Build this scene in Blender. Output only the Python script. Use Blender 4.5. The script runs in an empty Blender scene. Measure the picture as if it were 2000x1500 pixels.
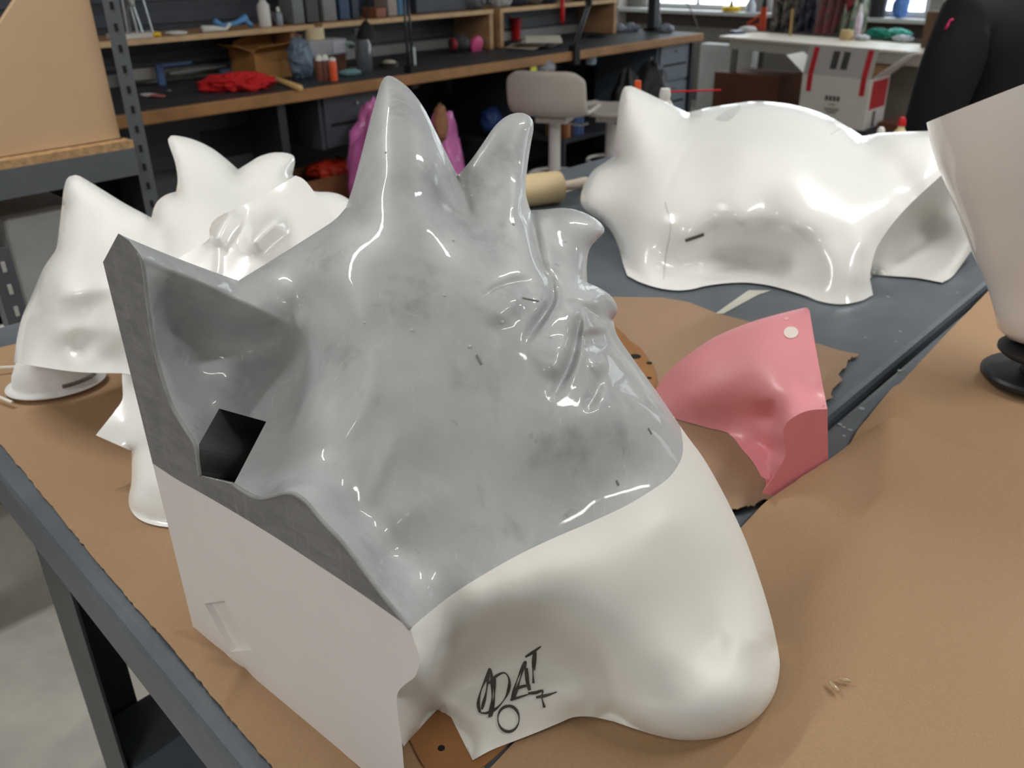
import bpy, bmesh, math, random
import numpy as np
from mathutils import Vector, Matrix
from mathutils.geometry import delaunay_2d_cdt
random.seed(7)

# ------------------------------------------------------------------ camera
sc = bpy.context.scene
COL = sc.collection
FPX, W, H = 1700.0, 2000.0, 1500.0           # focal length in pixels of the 2000 x 1500 frame
EYE = np.array([0.0, 0.0, 1.48])             # eye height in metres
NADIR = np.array([53.0, 3370.0])             # vanishing point of the verticals, from the frame's centre
pitch = math.atan(FPX / np.hypot(*NADIR)); roll = math.atan2(NADIR[0], NADIR[1])
_cp, _sp = math.cos(pitch), math.sin(pitch)
FWD = np.array([0, _cp, -_sp]); _R0 = np.array([1.0, 0, 0]); _D0 = np.array([0, -_sp, -_cp])
_c, _s = math.cos(roll), math.sin(roll)
IX = _c * _R0 + _s * _D0; IY = -_s * _R0 + _c * _D0
cam_data = bpy.data.cameras.new('camera'); cam = bpy.data.objects.new('camera', cam_data); COL.objects.link(cam)
cam_data.sensor_width = 36.0; cam_data.lens = FPX / W * 36.0; cam_data.clip_start = 0.02; cam_data.clip_end = 60
cam.matrix_world = Matrix(((IX[0], -IY[0], -FWD[0], EYE[0]), (IX[1], -IY[1], -FWD[1], EYE[1]),
                           (IX[2], -IY[2], -FWD[2], EYE[2]), (0, 0, 0, 1)))
cam_data.dof.use_dof = True; cam_data.dof.focus_distance = 0.72; cam_data.dof.aperture_fstop = 10.0
sc.camera = cam
# ------------------------------------------------------------------ light and exposure
sc.view_settings.view_transform = 'Standard'; sc.view_settings.look = 'None'
sc.view_settings.gamma = 1.0; sc.view_settings.use_curve_mapping = False
sc.view_settings.exposure = 0.0
world = bpy.data.worlds.new('world'); sc.world = world; world.use_nodes = True
world.node_tree.nodes['Background'].inputs[0].default_value = (0.75, 0.87, 1.0, 1)
world.node_tree.nodes['Background'].inputs[1].default_value = 1.0
LAMP_W = 22.5            # watts of each ceiling fixture
WINDOW_E = 3.4           # brightness of the daylit panes
AZ = math.radians(43.5)  # heading of the work bench: u runs along it, v towards the bench wall
UD = np.array([math.sin(AZ), math.cos(AZ), 0]); VD = np.array([-math.cos(AZ), math.sin(AZ), 0])
ROOM0 = np.array([-1.39, 3.55, 0.0])         # foot of the bench's front edge
def uv(u, v, z): return ROOM0 + UD * u + VD * v + np.array([0, 0, z])
def to_uv(P):
    q = np.asarray(P) - ROOM0; return float(q @ UD), float(q @ VD)
RZ = math.atan2(UD[1], UD[0])
# ------------------------------------------------------------------ measuring helpers (photograph -> place)
def ray(x, y):
    x = np.asarray(x, float); y = np.asarray(y, float)
    return FWD + np.multiply.outer((x - 1000) / FPX, IX) + np.multiply.outer((y - 750) / FPX, IY)
def at_d(x, y, d): return EYE + ray(x, y) * np.asarray(d)[..., None]
def at_z(x, y, z):
    v = ray(x, y); return EYE + v * ((np.asarray(z) - EYE[2]) / v[..., 2])[..., None]
def at_plane(x, y, p0, n):
    v = ray(x, y); return EYE + v * (((p0 - EYE) @ n) / (v @ n))[..., None]
def at_v(x, y, v): return at_plane(x, y, uv(0, v, 0), VD)
def at_u(x, y, u): return at_plane(x, y, uv(u, 0, 0), UD)
def depth_of(P): return (np.asarray(P) - EYE) @ FWD
def A(*a): return np.array(a, float)
TZ = 0.90                                    # height of the work tables
# ------------------------------------------------------------------ materials
MATS = {}
def mat(name, col, rough=0.5, var=0.0, scale=12.0, detail=4.0, bump=0.0, bscale=None, metal=0.0, coat=0.0, crough=0.08,
        spec=0.5, stretch=(1, 1, 1), emit=0.0, trans=0.0, alpha=1.0, sss=0.0, ior=1.45, rvar=0.0, col2=None, lo=0.35, hi=0.65):
    if name in MATS: return MATS[name]
    m = bpy.data.materials.new(name); m.use_nodes = True; nt = m.node_tree; N = nt.nodes; L = nt.links
    b = N['Principled BSDF']
    b.inputs['Base Color'].default_value = (*col, 1); b.inputs['Roughness'].default_value = rough
    b.inputs['Metallic'].default_value = metal; b.inputs['Coat Weight'].default_value = coat
    b.inputs['Coat Roughness'].default_value = crough; b.inputs['Specular IOR Level'].default_value = spec
    b.inputs['IOR'].default_value = ior
    b.inputs['Transmission Weight'].default_value = trans; b.inputs['Alpha'].default_value = alpha
    if sss: b.inputs['Subsurface Weight'].default_value = sss; b.inputs['Subsurface Radius'].default_value = (.01, .008, .006)
    if emit:
        b.inputs['Emission Color'].default_value = (*col, 1); b.inputs['Emission Strength'].default_value = emit
    tc = N.new('ShaderNodeTexCoord'); mp = N.new('ShaderNodeMapping'); mp.inputs['Scale'].default_value = stretch
    L.new(tc.outputs['Object'], mp.inputs['Vector'])
    if var or rvar or col2:
        nz = N.new('ShaderNodeTexNoise'); nz.inputs['Scale'].default_value = scale; nz.inputs['Detail'].default_value = detail
        nz.inputs['Roughness'].default_value = 0.6; L.new(mp.outputs['Vector'], nz.inputs['Vector'])
        mr = N.new('ShaderNodeMapRange'); mr.inputs['From Min'].default_value = lo; mr.inputs['From Max'].default_value = hi
        L.new(nz.outputs['Fac'], mr.inputs['Value'])
        if var or col2:
            mx = N.new('ShaderNodeMix'); mx.data_type = 'RGBA'
            c2 = col2 if col2 else tuple(max(0, c * (1 - var)) for c in col)
            c1 = col if col2 else tuple(min(1, c * (1 + var)) for c in col)
            mx.inputs['A'].default_value = (*c1, 1); mx.inputs['B'].default_value = (*c2, 1)
            L.new(mr.outputs['Result'], mx.inputs['Factor']); L.new(mx.outputs['Result'], b.inputs['Base Color'])
        if rvar:
            mr2 = N.new('ShaderNodeMapRange'); mr2.inputs['From Min'].default_value = lo; mr2.inputs['From Max'].default_value = hi
            mr2.inputs['To Min'].default_value = max(0.02, rough - rvar); mr2.inputs['To Max'].default_value = rough + rvar
            L.new(nz.outputs['Fac'], mr2.inputs['Value']); L.new(mr2.outputs['Result'], b.inputs['Roughness'])
    if bump:
        n2 = N.new('ShaderNodeTexNoise'); n2.inputs['Scale'].default_value = bscale or scale * 3; n2.inputs['Detail'].default_value = 3
        L.new(mp.outputs['Vector'], n2.inputs['Vector'])
        bp = N.new('ShaderNodeBump'); bp.inputs['Strength'].default_value = 1.0; bp.inputs['Distance'].default_value = bump
        L.new(n2.outputs['Fac'], bp.inputs['Height']); L.new(bp.outputs['Normal'], b.inputs['Normal'])
        if coat: L.new(bp.outputs['Normal'], b.inputs['Coat Normal'])
    MATS[name] = m; return m
def srgb(r, g, b):
    f = lambda c: (c / 255 / 12.92) if c <= 10 else ((c / 255 + 0.055) / 1.055) ** 2.4
    return (f(r), f(g), f(b))
# ------------------------------------------------------------------ objects
def tag(o, label, cat, group=None):
    o['label'] = label; o['category'] = cat
    if group: o['group'] = group
    return o
def thing(name, label, cat, loc, group=None):
    o = bpy.data.objects.new(name, None); COL.objects.link(o); o.location = [float(c) for c in loc]
    o.empty_display_size = 0.05
    return tag(o, label, cat, group)
def root_of(p):
    while p.parent: p = p.parent
    return p
class G:
    """collects shapes, all in world coordinates, into one mesh"""
    def __init__(s): s.V = []; s.F = []
    def add(s, V, F):
        n = len(s.V); s.V += [tuple(map(float, v)) for v in V]; s.F += [tuple(n + i for i in f) for f in F]; return s
    def box(s, c, size, rz=0.0, R=None):
        c = np.asarray(c, float); hx, hy, hz = [k / 2 for k in size]
        if R is None: R = np.array([[math.cos(rz), -math.sin(rz), 0], [math.sin(rz), math.cos(rz), 0], [0, 0, 1]])
        V = [c + R @ np.array([x, y, z]) for z in (-hz, hz) for x, y in ((-hx, -hy), (hx, -hy), (hx, hy), (-hx, hy))]
        return s.add(V, [(3, 2, 1, 0), (4, 5, 6, 7), (0, 1, 5, 4), (1, 2, 6, 5), (2, 3, 7, 6), (3, 0, 4, 7)])
    def rbox(s, u0, u1, v0, v1, z0, z1):           # a box in the room's frame
        return s.box(uv((u0 + u1) / 2, (v0 + v1) / 2, (z0 + z1) / 2), (abs(u1 - u0), abs(v1 - v0), abs(z1 - z0)), RZ)
    def bar(s, p0, p1, w, t, up=(0, 0, 1)):
        p0, p1 = np.asarray(p0, float), np.asarray(p1, float); d = p1 - p0; L = np.linalg.norm(d); d /= L
        up = np.asarray(up, float); x = np.cross(d, up)
        if np.linalg.norm(x) < 1e-6: x = np.cross(d, [1, 0, 0])
        x /= np.linalg.norm(x); y = np.cross(x, d)
        return s.box((p0 + p1) / 2, (w, L, t), R=np.stack([x, d, y], 1))
    def cone(s, p0, p1, r0, r1, n=20, caps=True):
        return s.lathe([(r0, 0.0), (r1, 1.0)], p0, p1, n, caps)
    def lathe(s, prof, p0, p1, n=24, caps=True, sx=1.0, sy=1.0, refx=None):
        """prof: (radius, fraction of the axis p0 -> p1)"""
        p0, p1 = np.asarray(p0, float), np.asarray(p1, float); d = p1 - p0; dn = d / np.linalg.norm(d)
        x = np.cross(dn, [0, 0, 1]) if refx is None else np.asarray(refx, float)
        x = x - dn * (x @ dn)
        if np.linalg.norm(x) < 1e-6: x = np.array([1.0, 0, 0]); x = x - dn * (x @ dn)
        x /= np.linalg.norm(x); y = np.cross(dn, x); V = []; F = []
        for r, t in prof:
            for k in range(n):
                a = 2 * math.pi * k / n; V.append(p0 + d * t + x * (r * sx * math.cos(a)) + y * (r * sy * math.sin(a)))
        m = len(prof)
        for i in range(m - 1):
            for k in range(n):
                a, b = i * n + k, i * n + (k + 1) % n; F.append((a, b, b + n, a + n))
        if caps:
            F.append(tuple(range(n - 1, -1, -1))); F.append(tuple((m - 1) * n + k for k in range(n)))
        return s.add(V, F)
    def tube(s, pts, r, n=8):
        pts = [np.asarray(p, float) for p in pts]; rs = r if hasattr(r, '__len__') else [r] * len(pts)
        V = []; F = []; ref = None
        for i, p in enumerate(pts):
            d = pts[min(i + 1, len(pts) - 1)] - pts[max(i - 1, 0)]; d = d / (np.linalg.norm(d) + 1e-9)
            if ref is None:
                ref = np.cross(d, [0.31, 0.2, 0.93]); ref /= np.linalg.norm(ref)
            ref = ref - d * (ref @ d); ref /= np.linalg.norm(ref) + 1e-9; y = np.cross(d, ref)
            for k in range(n):
                a = 2 * math.pi * k / n; V.append(p + (ref * math.cos(a) + y * math.sin(a)) * rs[i])
        for i in range(len(pts) - 1):
            for k in range(n):
                a, b = i * n + k, i * n + (k + 1) % n; F.append((a, b, b + n, a + n))
        F.append(tuple(range(n - 1, -1, -1))); F.append(tuple((len(pts) - 1) * n + k for k in range(n)))
        return s.add(V, F)
    def prism(s, poly, ext):
        """poly: 3D points of a flat outline, ext: extrusion vector"""
        poly = [np.asarray(p, float) for p in poly]; ext = np.asarray(ext, float); n = len(poly)
        V = poly + [p + ext for p in poly]
        F = [tuple(range(n - 1, -1, -1)), tuple(range(n, 2 * n))] + [(i, (i + 1) % n, n + (i + 1) % n, n + i) for i in range(n)]
        nrm = np.zeros(3)
        for i in range(n): nrm += np.cross(poly[i], poly[(i + 1) % n])
        if nrm @ ext < 0: F = [tuple(reversed(f)) for f in F]
        return s.add(V, F)
    def ball(s, c, r, n=16, m=10, R=None):
        c = np.asarray(c, float); r = np.asarray(r if hasattr(r, '__len__') else (r, r, r), float); V = []; F = []
        R = np.eye(3) if R is None else R
        for i in range(m + 1):
            t = math.pi * i / m
            for k in range(n):
                a = 2 * math.pi * k / n
                V.append(c + R @ (r * np.array([math.sin(t) * math.cos(a), math.sin(t) * math.sin(a), -math.cos(t)])))
        for i in range(m):
            for k in range(n):
                a, b = i * n + k, i * n + (k + 1) % n; F.append((a, b, b + n, a + n))
        return s.add(V, F)
    def obj(s, name, material, parent=None, smooth=False, bevel=0.0, loc=None, subsurf=0, autos=None, normals=None):
        V = np.array(s.V)
        if parent is not None: o0 = np.array(root_of(parent).location)
        elif loc is not None: o0 = np.asarray(loc, float)
        else: o0 = np.array([(V[:, 0].min() + V[:, 0].max()) / 2, (V[:, 1].min() + V[:, 1].max()) / 2, V[:, 2].min()])
        me = bpy.data.meshes.new(name); me.from_pydata((V - o0).tolist(), [], s.F); me.update()
        if smooth:
            me.polygons.foreach_set('use_smooth', [True] * len(me.polygons))
            if normals is not None: me.normals_split_custom_set_from_vertices([tuple(n) for n in normals])
        me.materials.append(material)
        o = bpy.data.objects.new(name, me); COL.objects.link(o)
        if parent is not None: o.parent = parent
        else: o.location = o0.tolist()
        if autos is not None:
            me.polygons.foreach_set('use_smooth', [True] * len(me.polygons)); me.set_sharp_from_angle(angle=math.radians(autos))
        if bevel:
            md = o.modifiers.new('bevel', 'BEVEL'); md.width = bevel; md.segments = 2; md.limit_method = 'ANGLE'; md.angle_limit = 0.6
        if subsurf:
            md = o.modifiers.new('subsurf', 'SUBSURF'); md.levels = subsurf; md.render_levels = subsurf
            me.polygons.foreach_set('use_smooth', [True] * len(me.polygons))
        return o
def struct(o): o['kind'] = 'structure'; return o
def blob(c, r, amp, freq, seed, n=28, m=18, R=None, flat=None):
    """a lumpy, crumpled ball (bags, cloths)"""
    n, m = int(n * 1.7), int(m * 1.7); g = G().ball((0, 0, 0), 1.0, n, m); V = np.array(g.V); rs = np.random.RandomState(seed); f = 0
    for o_, wt_ in ((1.0, .62), (2.1, .3), (4.3, .14)):
        k = rs.normal(size=(4, 3)) * freq * o_; ph = rs.uniform(0, 6.28, 4); s_ = np.sin(V @ k.T + ph + .8 * np.sin(V[:, [1, 2, 0, 1]] * 3 * o_ + ph))
        f = f + wt_ * (1 - 1.6 * np.abs(s_).min(1) ** .8)
    V = V * (1 + amp * (f - .5))[:, None] * np.asarray(r)
    if R is not None: V = V @ R.T
    V = V + np.asarray(c)
    if flat is not None: V[:, 2] = np.maximum(V[:, 2], flat)
    h = G(); h.V = [tuple(v) for v in V]; h.F = g.F; return h
def rotz(a): return np.array([[math.cos(a), -math.sin(a), 0], [math.sin(a), math.cos(a), 0], [0, 0, 1]])
# ------------------------------------------------------------------ free-form relief surfaces
def catmull(pts, step=6.0):
    P = np.array(pts, float)
    if len(P) == 2:
        n = max(1, int(np.linalg.norm(P[1] - P[0]) / step)); t = np.linspace(0, 1, n + 1)[:, None]; return P[0] * (1 - t) + P[1] * t
    Q = np.vstack([2 * P[0] - P[1], P, 2 * P[-1] - P[-2]]); out = []
    for i in range(1, len(Q) - 2):
        p0, p1, p2, p3 = Q[i - 1:i + 3]; n = max(1, int(np.linalg.norm(p2 - p1) / step))
        for k in range(n):
            t = k / n
            out.append(0.5 * ((2 * p1) + (p2 - p0) * t + (2 * p0 - 5 * p1 + 4 * p2 - p3) * t * t + (3 * p1 - p0 - 3 * p2 + p3) * t ** 3))
    out.append(P[-1]); return np.array(out)
def lines(pts, step=6.0):
    P = np.array(pts, float); out = []
    for a, b in zip(P[:-1], P[1:]):
        n = max(1, int(np.linalg.norm(b - a) / step))
        for k in range(n): out.append(a + (b - a) * k / n)
    out.append(P[-1]); return np.array(out)
def inside(Q, poly):
    x, y = Q[:, 0], Q[:, 1]; r = np.zeros(len(Q), bool); n = len(poly); j = n - 1
    for i in range(n):
        xi, yi = poly[i]; xj, yj = poly[j]
        if yi != yj:
            c = ((yi > y) != (yj > y)) & (x < (xj - xi) * (y - yi) / (yj - yi) + xi); r ^= c
        j = i
    return r
class TPS:
    def __init__(s, P, z, reg=2e-4):
        P = np.array(P, float) / 500; z = np.array(z, float); n = len(P); s.P = P
        K = s.k(np.linalg.norm(P[:, None] - P[None], axis=2)) + np.eye(n) * reg
        T = np.hstack([np.ones((n, 1)), P]); M = np.zeros((n + 3, n + 3)); M[:n, :n] = K; M[:n, n:] = T; M[n:, :n] = T.T
        s.w = np.linalg.solve(M, np.concatenate([z, np.zeros(3)]))
    @staticmethod
    def k(r): return np.where(r > 1e-9, r * r * np.log(np.maximum(r, 1e-9)), 0)
    def __call__(s, Q):
        Q = np.asarray(Q, float) / 500; out = np.zeros(len(Q))
        for i in range(0, len(Q), 4000):
            q = Q[i:i + 4000]; r = np.linalg.norm(q[:, None] - s.P[None], axis=2)
            out[i:i + 4000] = s.k(r) @ s.w[:-3] + s.w[-3] + q @ s.w[-2:]
        return out
def soft_dist(Q, S):
    S = np.asarray(S); mid = (S[1:] + S[:-1]) / 2; ds = np.linalg.norm(S[1:] - S[:-1], axis=1); out = np.zeros(len(Q))
    for i in range(0, len(Q), 3000):
        q = Q[i:i + 3000]; r2 = ((q[:, None] - mid[None]) ** 2).sum(2) + 1.0
        out[i:i + 3000] = ((ds / r2 ** 1.5).sum(1) / 2) ** -0.5
    return np.maximum(out - 0.9, 0)
def poly_dist(Q, P):
    P = np.asarray(P, float); best = np.full(len(Q), 1e9)
    for a, b in zip(P[:-1], P[1:]):
        ab = b - a; t = np.clip(((Q - a) @ ab) / (ab @ ab), 0, 1); d = np.linalg.norm(Q - (a + t[:, None] * ab), axis=1)
        best = np.minimum(best, d)
    return best
def cdt(loops, grid, extra=(), edge_lines=()):
    """triangulate closed loops (first = outline, others = holes) with a hexagonal grid of points inside"""
    out = loops[0]; lo, hi = out.min(0), out.max(0); pts = []; r = 0; y = lo[1]
    while y < hi[1]:
        x = lo[0] + (grid / 2 if r % 2 else 0)
        xs = np.arange(x, hi[0], grid); pts.append(np.stack([xs, np.full(len(xs), y)], 1)); y += grid * 0.866; r += 1
    P = np.vstack(pts); P = P[inside(P, out)]
    bnd = np.vstack(list(loops) + list(edge_lines))
    keep = np.ones(len(P), bool)
    for i in range(0, len(P), 4000):
        d = ((P[i:i + 4000, None] - bnd[None]) ** 2).sum(2).min(1); keep[i:i + 4000] = d > (grid * 0.45) ** 2
    P = P[keep]
    for h in loops[1:]: P = P[~inside(P, h)]
    V = []; E = []
    for l in loops:
        n = len(V); V += l.tolist(); E += [(n + i, n + (i + 1) % len(l)) for i in range(len(l))]
    for l in edge_lines:
        n = len(V); V += l.tolist(); E += [(n + i, n + i + 1) for i in range(len(l) - 1)]
    V += P.tolist()
    if len(extra): V += [list(e) for e in extra]
    r = delaunay_2d_cdt([Vector(v) for v in V], E, [], 0, 1e-4)
    Q = np.array([(v[0], v[1]) for v in r[0]]); T = np.array(r[2]); c = Q[T].mean(1); ok = inside(c, out)
    for h in loops[1:]: ok &= ~inside(c, h)
    T = T[ok]; used = np.unique(T); mp = -np.ones(len(Q), int); mp[used] = np.arange(len(used))
    Q = Q[used]; T = mp[T]
    a = Q[T[:, 1]] - Q[T[:, 0]]; b = Q[T[:, 2]] - Q[T[:, 0]]; ar = a[:, 0] * b[:, 1] - a[:, 1] * b[:, 0]
    T[ar < 0] = T[ar < 0][:, ::-1]; T = T[np.abs(ar) > 1e-6]
    return Q, T
def close_loop(segs):
    out = []
    for s in segs:
        p = s[:-1] if len(s) > 1 else s; out.append(p)
    L = np.vstack(out); keep = np.linalg.norm(L - np.roll(L, 1, 0), axis=1) > 0.3
    return L[keep]
class Relief:
    """a cast form: a measured outline, measured distances inside it, rounded rims, grooves and bumps"""
    def __init__(s, segs, ctrl, strokes=(), reg=2e-4, floor=TZ + 0.006):
        s.floor = floor
        s.segs = [(k, (catmull if k in 'sr' else lines)(p), w, d) for k, p, w, d in segs]
        s.out = close_loop([q for _, q, _, _ in s.segs]); P = []; z = []
        for c in ctrl:
            x, y, v = c[0], c[1], c[2]
            if isinstance(v, str): v = float(depth_of(at_z(x, y, TZ + float(v))))
            P.append((x, y)); z.append(v)
        s.tps = TPS(P, z, reg); s.strokes = strokes
    def base(s, Q):
        d = s.tps(Q)
        for pts, amp, w, *flat in s.strokes:
            pl = catmull(pts, 8); q = np.full(len(Q), 1e9); tt_ = np.zeros(len(Q)); sl = np.concatenate([[0], np.cumsum(np.linalg.norm(np.diff(pl, axis=0), axis=1))]); sl /= sl[-1]
            for i_, (a, b) in enumerate(zip(pl[:-1], pl[1:])):
                ab = b - a; t = np.clip(((Q - a) @ ab) / (ab @ ab), 0, 1); e = np.linalg.norm(Q - (a + t[:, None] * ab), axis=1); k = e < q
                q[k] = e[k]; tt_[k] = (sl[i_] + (sl[i_ + 1] - sl[i_]) * t)[k]
            f = np.clip(np.minimum(tt_, 1 - tt_) / .35, 0, 1); f = f * f * (3 - 2 * f) if not flat else np.ones(len(Q)); d = d + amp * f * np.exp(-(q / (w * (.6 + .4 * f))) ** 2)
        return d
    def front(s, Q):
        Q = np.asarray(Q, float); d = s.base(Q)
        for k, S, w, dd in s.segs:
            if k == 's' and w:
                t = np.clip(np.minimum(soft_dist(Q, S), 1.15 * poly_dist(Q, S)) / w, 0, 1); d = d + dd * (1 - np.sqrt(np.maximum(0, 1 - (1 - t) ** 2)))
        return s.clamp(Q, d, 0.0)
    def clamp(s, Q, d, eps=0.0):
        v = ray(Q[:, 0], Q[:, 1]); t = np.where(v[:, 2] < -1e-3, (s.floor - eps - EYE[2]) / v[:, 2], 1e9); return np.minimum(d, t)
    def back(s, Q, T, wb, pw=1.3):
        t = np.clip(soft_dist(Q, np.vstack([s.out, s.out[:1]])) / wb, 0, 1)
        return s.clamp(Q, s.front(Q) + 0.0006 + T * t ** pw, 0.004)
    def pts(s, Q): return at_d(Q[:, 0], Q[:, 1], s.front(Q))
def vnormals(V, F):
    n = np.zeros_like(V); a, b, c = V[F[:, 0]], V[F[:, 1]], V[F[:, 2]]; f = np.cross(b - a, c - a)
    for k in range(3): np.add.at(n, F[:, k], f)
    return n / (np.linalg.norm(n, axis=1)[:, None] + 1e-12)
def sub(V, T, N):
    u = np.unique(T); mp = -np.ones(len(V), int); mp[u] = np.arange(len(u)); g = G(); g.V = [tuple(v) for v in V[u]]
    g.F = [tuple(f) for f in mp[T]]; return g, N[u]
def build_relief(R, root, regions, grid=7, holes=(), edge_lines=(), back=None, back_mat=None, back_name='back_shell', extra=(), back_cut=None):
    """regions: list of (name, material, test(Q) -> bool); the last takes what is left"""
    Q, T = cdt([R.out] + [np.asarray(h) for h in holes], grid, extra, edge_lines)
    V = R.pts(Q); T = T[:, ::-1]; N = vnormals(V, T); c = Q[T].mean(1); left = np.ones(len(T), bool); objs = []
    for name, m, test in regions:
        k = left & (test(c) if test else True); left &= ~k
        if k.any():
            g, n = sub(V, T[k], N); objs.append(g.obj(name, m, root, smooth=True, normals=n))
    if back:
        Q2, T2 = cdt([R.out], grid * 2.2); Vb = at_d(Q2[:, 0], Q2[:, 1], R.back(Q2, *back)); g = G()
        if back_cut is not None: T2 = T2[~inside(Q2[T2].mean(1), back_cut)]
        g.V = [tuple(v) for v in Vb]; g.F = [tuple(f) for f in T2]; objs.append(g.obj(back_name, back_mat, root, smooth=True))
    return objs
def sheet(name, outline, zf, material, parent=None, grid=14, thick=0.0012, smooth=True):
    """a sheet lying on the table; outline in frame pixels, zf(world xy) = height"""
    L = np.asarray(outline, float); Q, T = cdt([L], grid); P0 = at_z(Q[:, 0], Q[:, 1], np.full(len(Q), TZ + 0.002))
    V = P0.copy(); V[:, 2] = zf(P0, Q); lo = V.copy(); lo[:, 2] -= thick; n = len(V); g = G()
    g.V = [tuple(v) for v in V] + [tuple(v) for v in lo]
    e = {}
    for t in T:
        for a, b in ((t[0], t[1]), (t[1], t[2]), (t[2], t[0])): e[(a, b)] = 1
    rim = [(a, b) for (a, b) in e if (b, a) not in e]
    g.F = [tuple(t[::-1]) for t in T] + [tuple(t + n) for t in T] + [(a, b, b + n, a + n) for a, b in rim]
    return g.obj(name, material, parent, smooth=False, autos=40)
# ------------------------------------------------------------------ the room
U0, U1, V0, V1, ZC = -5.2, 6.65, -6.2, 2.60, 2.95
VB, UB = 0.80, 4.06                      # the partition behind the bench and its free end
m_floor = mat('concrete floor', srgb(182, 178, 170), 0.55, var=0.16, scale=5, detail=8, bump=0.0006, bscale=60)
m_wall = mat('painted wall', srgb(188, 184, 178), 0.7, var=0.05, scale=3)
m_wallfar = mat('painted window wall', srgb(150, 145, 140), 0.7, var=0.06, scale=3)
m_slat = mat('charcoal slat board', srgb(66, 70, 78), 0.5, var=0.1, scale=4)
m_ceil = mat('white ceiling', srgb(222, 222, 218), 0.8, var=0.03, scale=2)
m_trim = mat('grey trim', srgb(120, 122, 124), 0.5, var=0.05)
m_pane = mat('daylit pane', (0.86, 0.95, 1.0), 0.1, emit=WINDOW_E)
m_alu = mat('white window frame', srgb(225, 226, 226), 0.4, var=0.03)
struct(G().rbox(U0, U1, V0, V1, -0.06, 0).obj('floor', m_floor))
struct(G().rbox(U0, U1, V0, V1, ZC, ZC + 0.06).obj('ceiling', m_ceil))
struct(G().rbox(U0, UB, VB, VB + 0.1, 0, ZC).obj('wall_bench', m_wall))
struct(G().rbox(U0 - .1, U1 + .1, V1, V1 + 0.1, 0, ZC).obj('wall_back', m_wall))
struct(G().rbox(U0 - .1, U1 + .1, V0 - 0.1, V0, 0, ZC).obj('wall_front', m_wall))
struct(G().rbox(U0 - 0.1, U0, V0, V1, 0, ZC).obj('wall_left', m_wall))
SILL, HEAD = 0.87, 2.25
ww = G().rbox(U1, U1 + .12, V0, V1, 0, SILL).rbox(U1, U1 + .12, V0, V1, HEAD, ZC)
wins = [(-5.9, -4.3), (-4.1, -2.5), (-2.3, -0.75), (-0.55, 0.95), (1.1, 2.4)]
ed = [V0] + [e for w in wins for e in w] + [V1]
for a, b in zip(ed[0::2], ed[1::2]): ww.rbox(U1, U1 + .12, a, b, SILL, HEAD)
struct(ww.obj('wall_window', m_wallfar))
for i, (a, b) in enumerate(wins):
    f = G().rbox(U1 + .03, U1 + .09, a, a + .05, SILL, HEAD).rbox(U1 + .03, U1 + .09, b - .05, b, SILL, HEAD)
    f.rbox(U1 + .03, U1 + .09, a + .05, b - .05, SILL, SILL + .05).rbox(U1 + .03, U1 + .09, a + .05, b - .05, HEAD - .05, HEAD)
    f.rbox(U1 + .035, U1 + .085, (a + b) / 2 - .02, (a + b) / 2 + .02, SILL + .05, HEAD - .05)
    wo = struct(f.obj('window_%d' % (i + 1), m_alu, bevel=.004))
    for c0, c1 in ((a + .05, (a + b) / 2 - .02), ((a + b) / 2 + .02, b - .05)):
        G().rbox(U1 + .055, U1 + .065, c0, c1, SILL + .05, HEAD - .05).obj('pane', m_pane, wo)
struct(G().rbox(U1 - .16, U1 + .03, V0, V1, SILL - .035, SILL).obj('trim_1', m_alu, bevel=.004))
struct(G().rbox(U1 - .012, U1, V0, V1, SILL - .16, SILL - .05).obj('trim_2', mat('brown rail', srgb(88, 74, 68), .6, var=.1)))
struct(G().rbox(U0, UB, VB - .015, VB, 0, .1).obj('baseboard_bench', m_trim))
struct(G().rbox(U1 - .015, U1, V0, V1 - .015, 0, .1).obj('baseboard_window', m_trim))
# ceiling fixtures out of view; several added where the castings needed light
m_house = mat('lamp housing', srgb(230, 230, 230), .4)
m_diff = mat('lamp diffuser', (1.0, 0.98, 0.95), .3, emit=6.0)
k = 0
for (fu, fv) in ((-3.9, -4.6), (-3.9, -2.6), (-1.5, -1.5), (0.2, -4.3), (1.2, -3.1), (4.4, -4.4)):
    c = uv(fu, fv, ZC - .09)
    where = ['added front left one', 'added left one nearest the bench', 'one above the shelving unit', 'added front one towards the windows', 'one above the stools', 'one nearest the windows'][k]
    t = thing('ceiling_lamp', 'long white ceiling lamp, ' + where, 'lamp', c, 'ceiling lamps')
    G().box(c + A(0, 0, .05), (1.3, .16, .07), RZ).obj('housing', m_house, t, bevel=.006)
    G().box(c + A(0, 0, .005), (1.26, .12, .02), RZ).obj('diffuser', m_diff, t, bevel=.006)
    ld = bpy.data.lights.new('lamp light', 'AREA'); ld.shape = 'RECTANGLE'; ld.size = 1.24; ld.size_y = .11; ld.energy = LAMP_W
    ld.color = (1.0, 0.985, 0.96); lo = bpy.data.objects.new('lamp_light', ld); COL.objects.link(lo); lo.parent = t
    lo.location = (0, 0, -.012); lo.rotation_euler = (0, 0, RZ); k += 1
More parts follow.
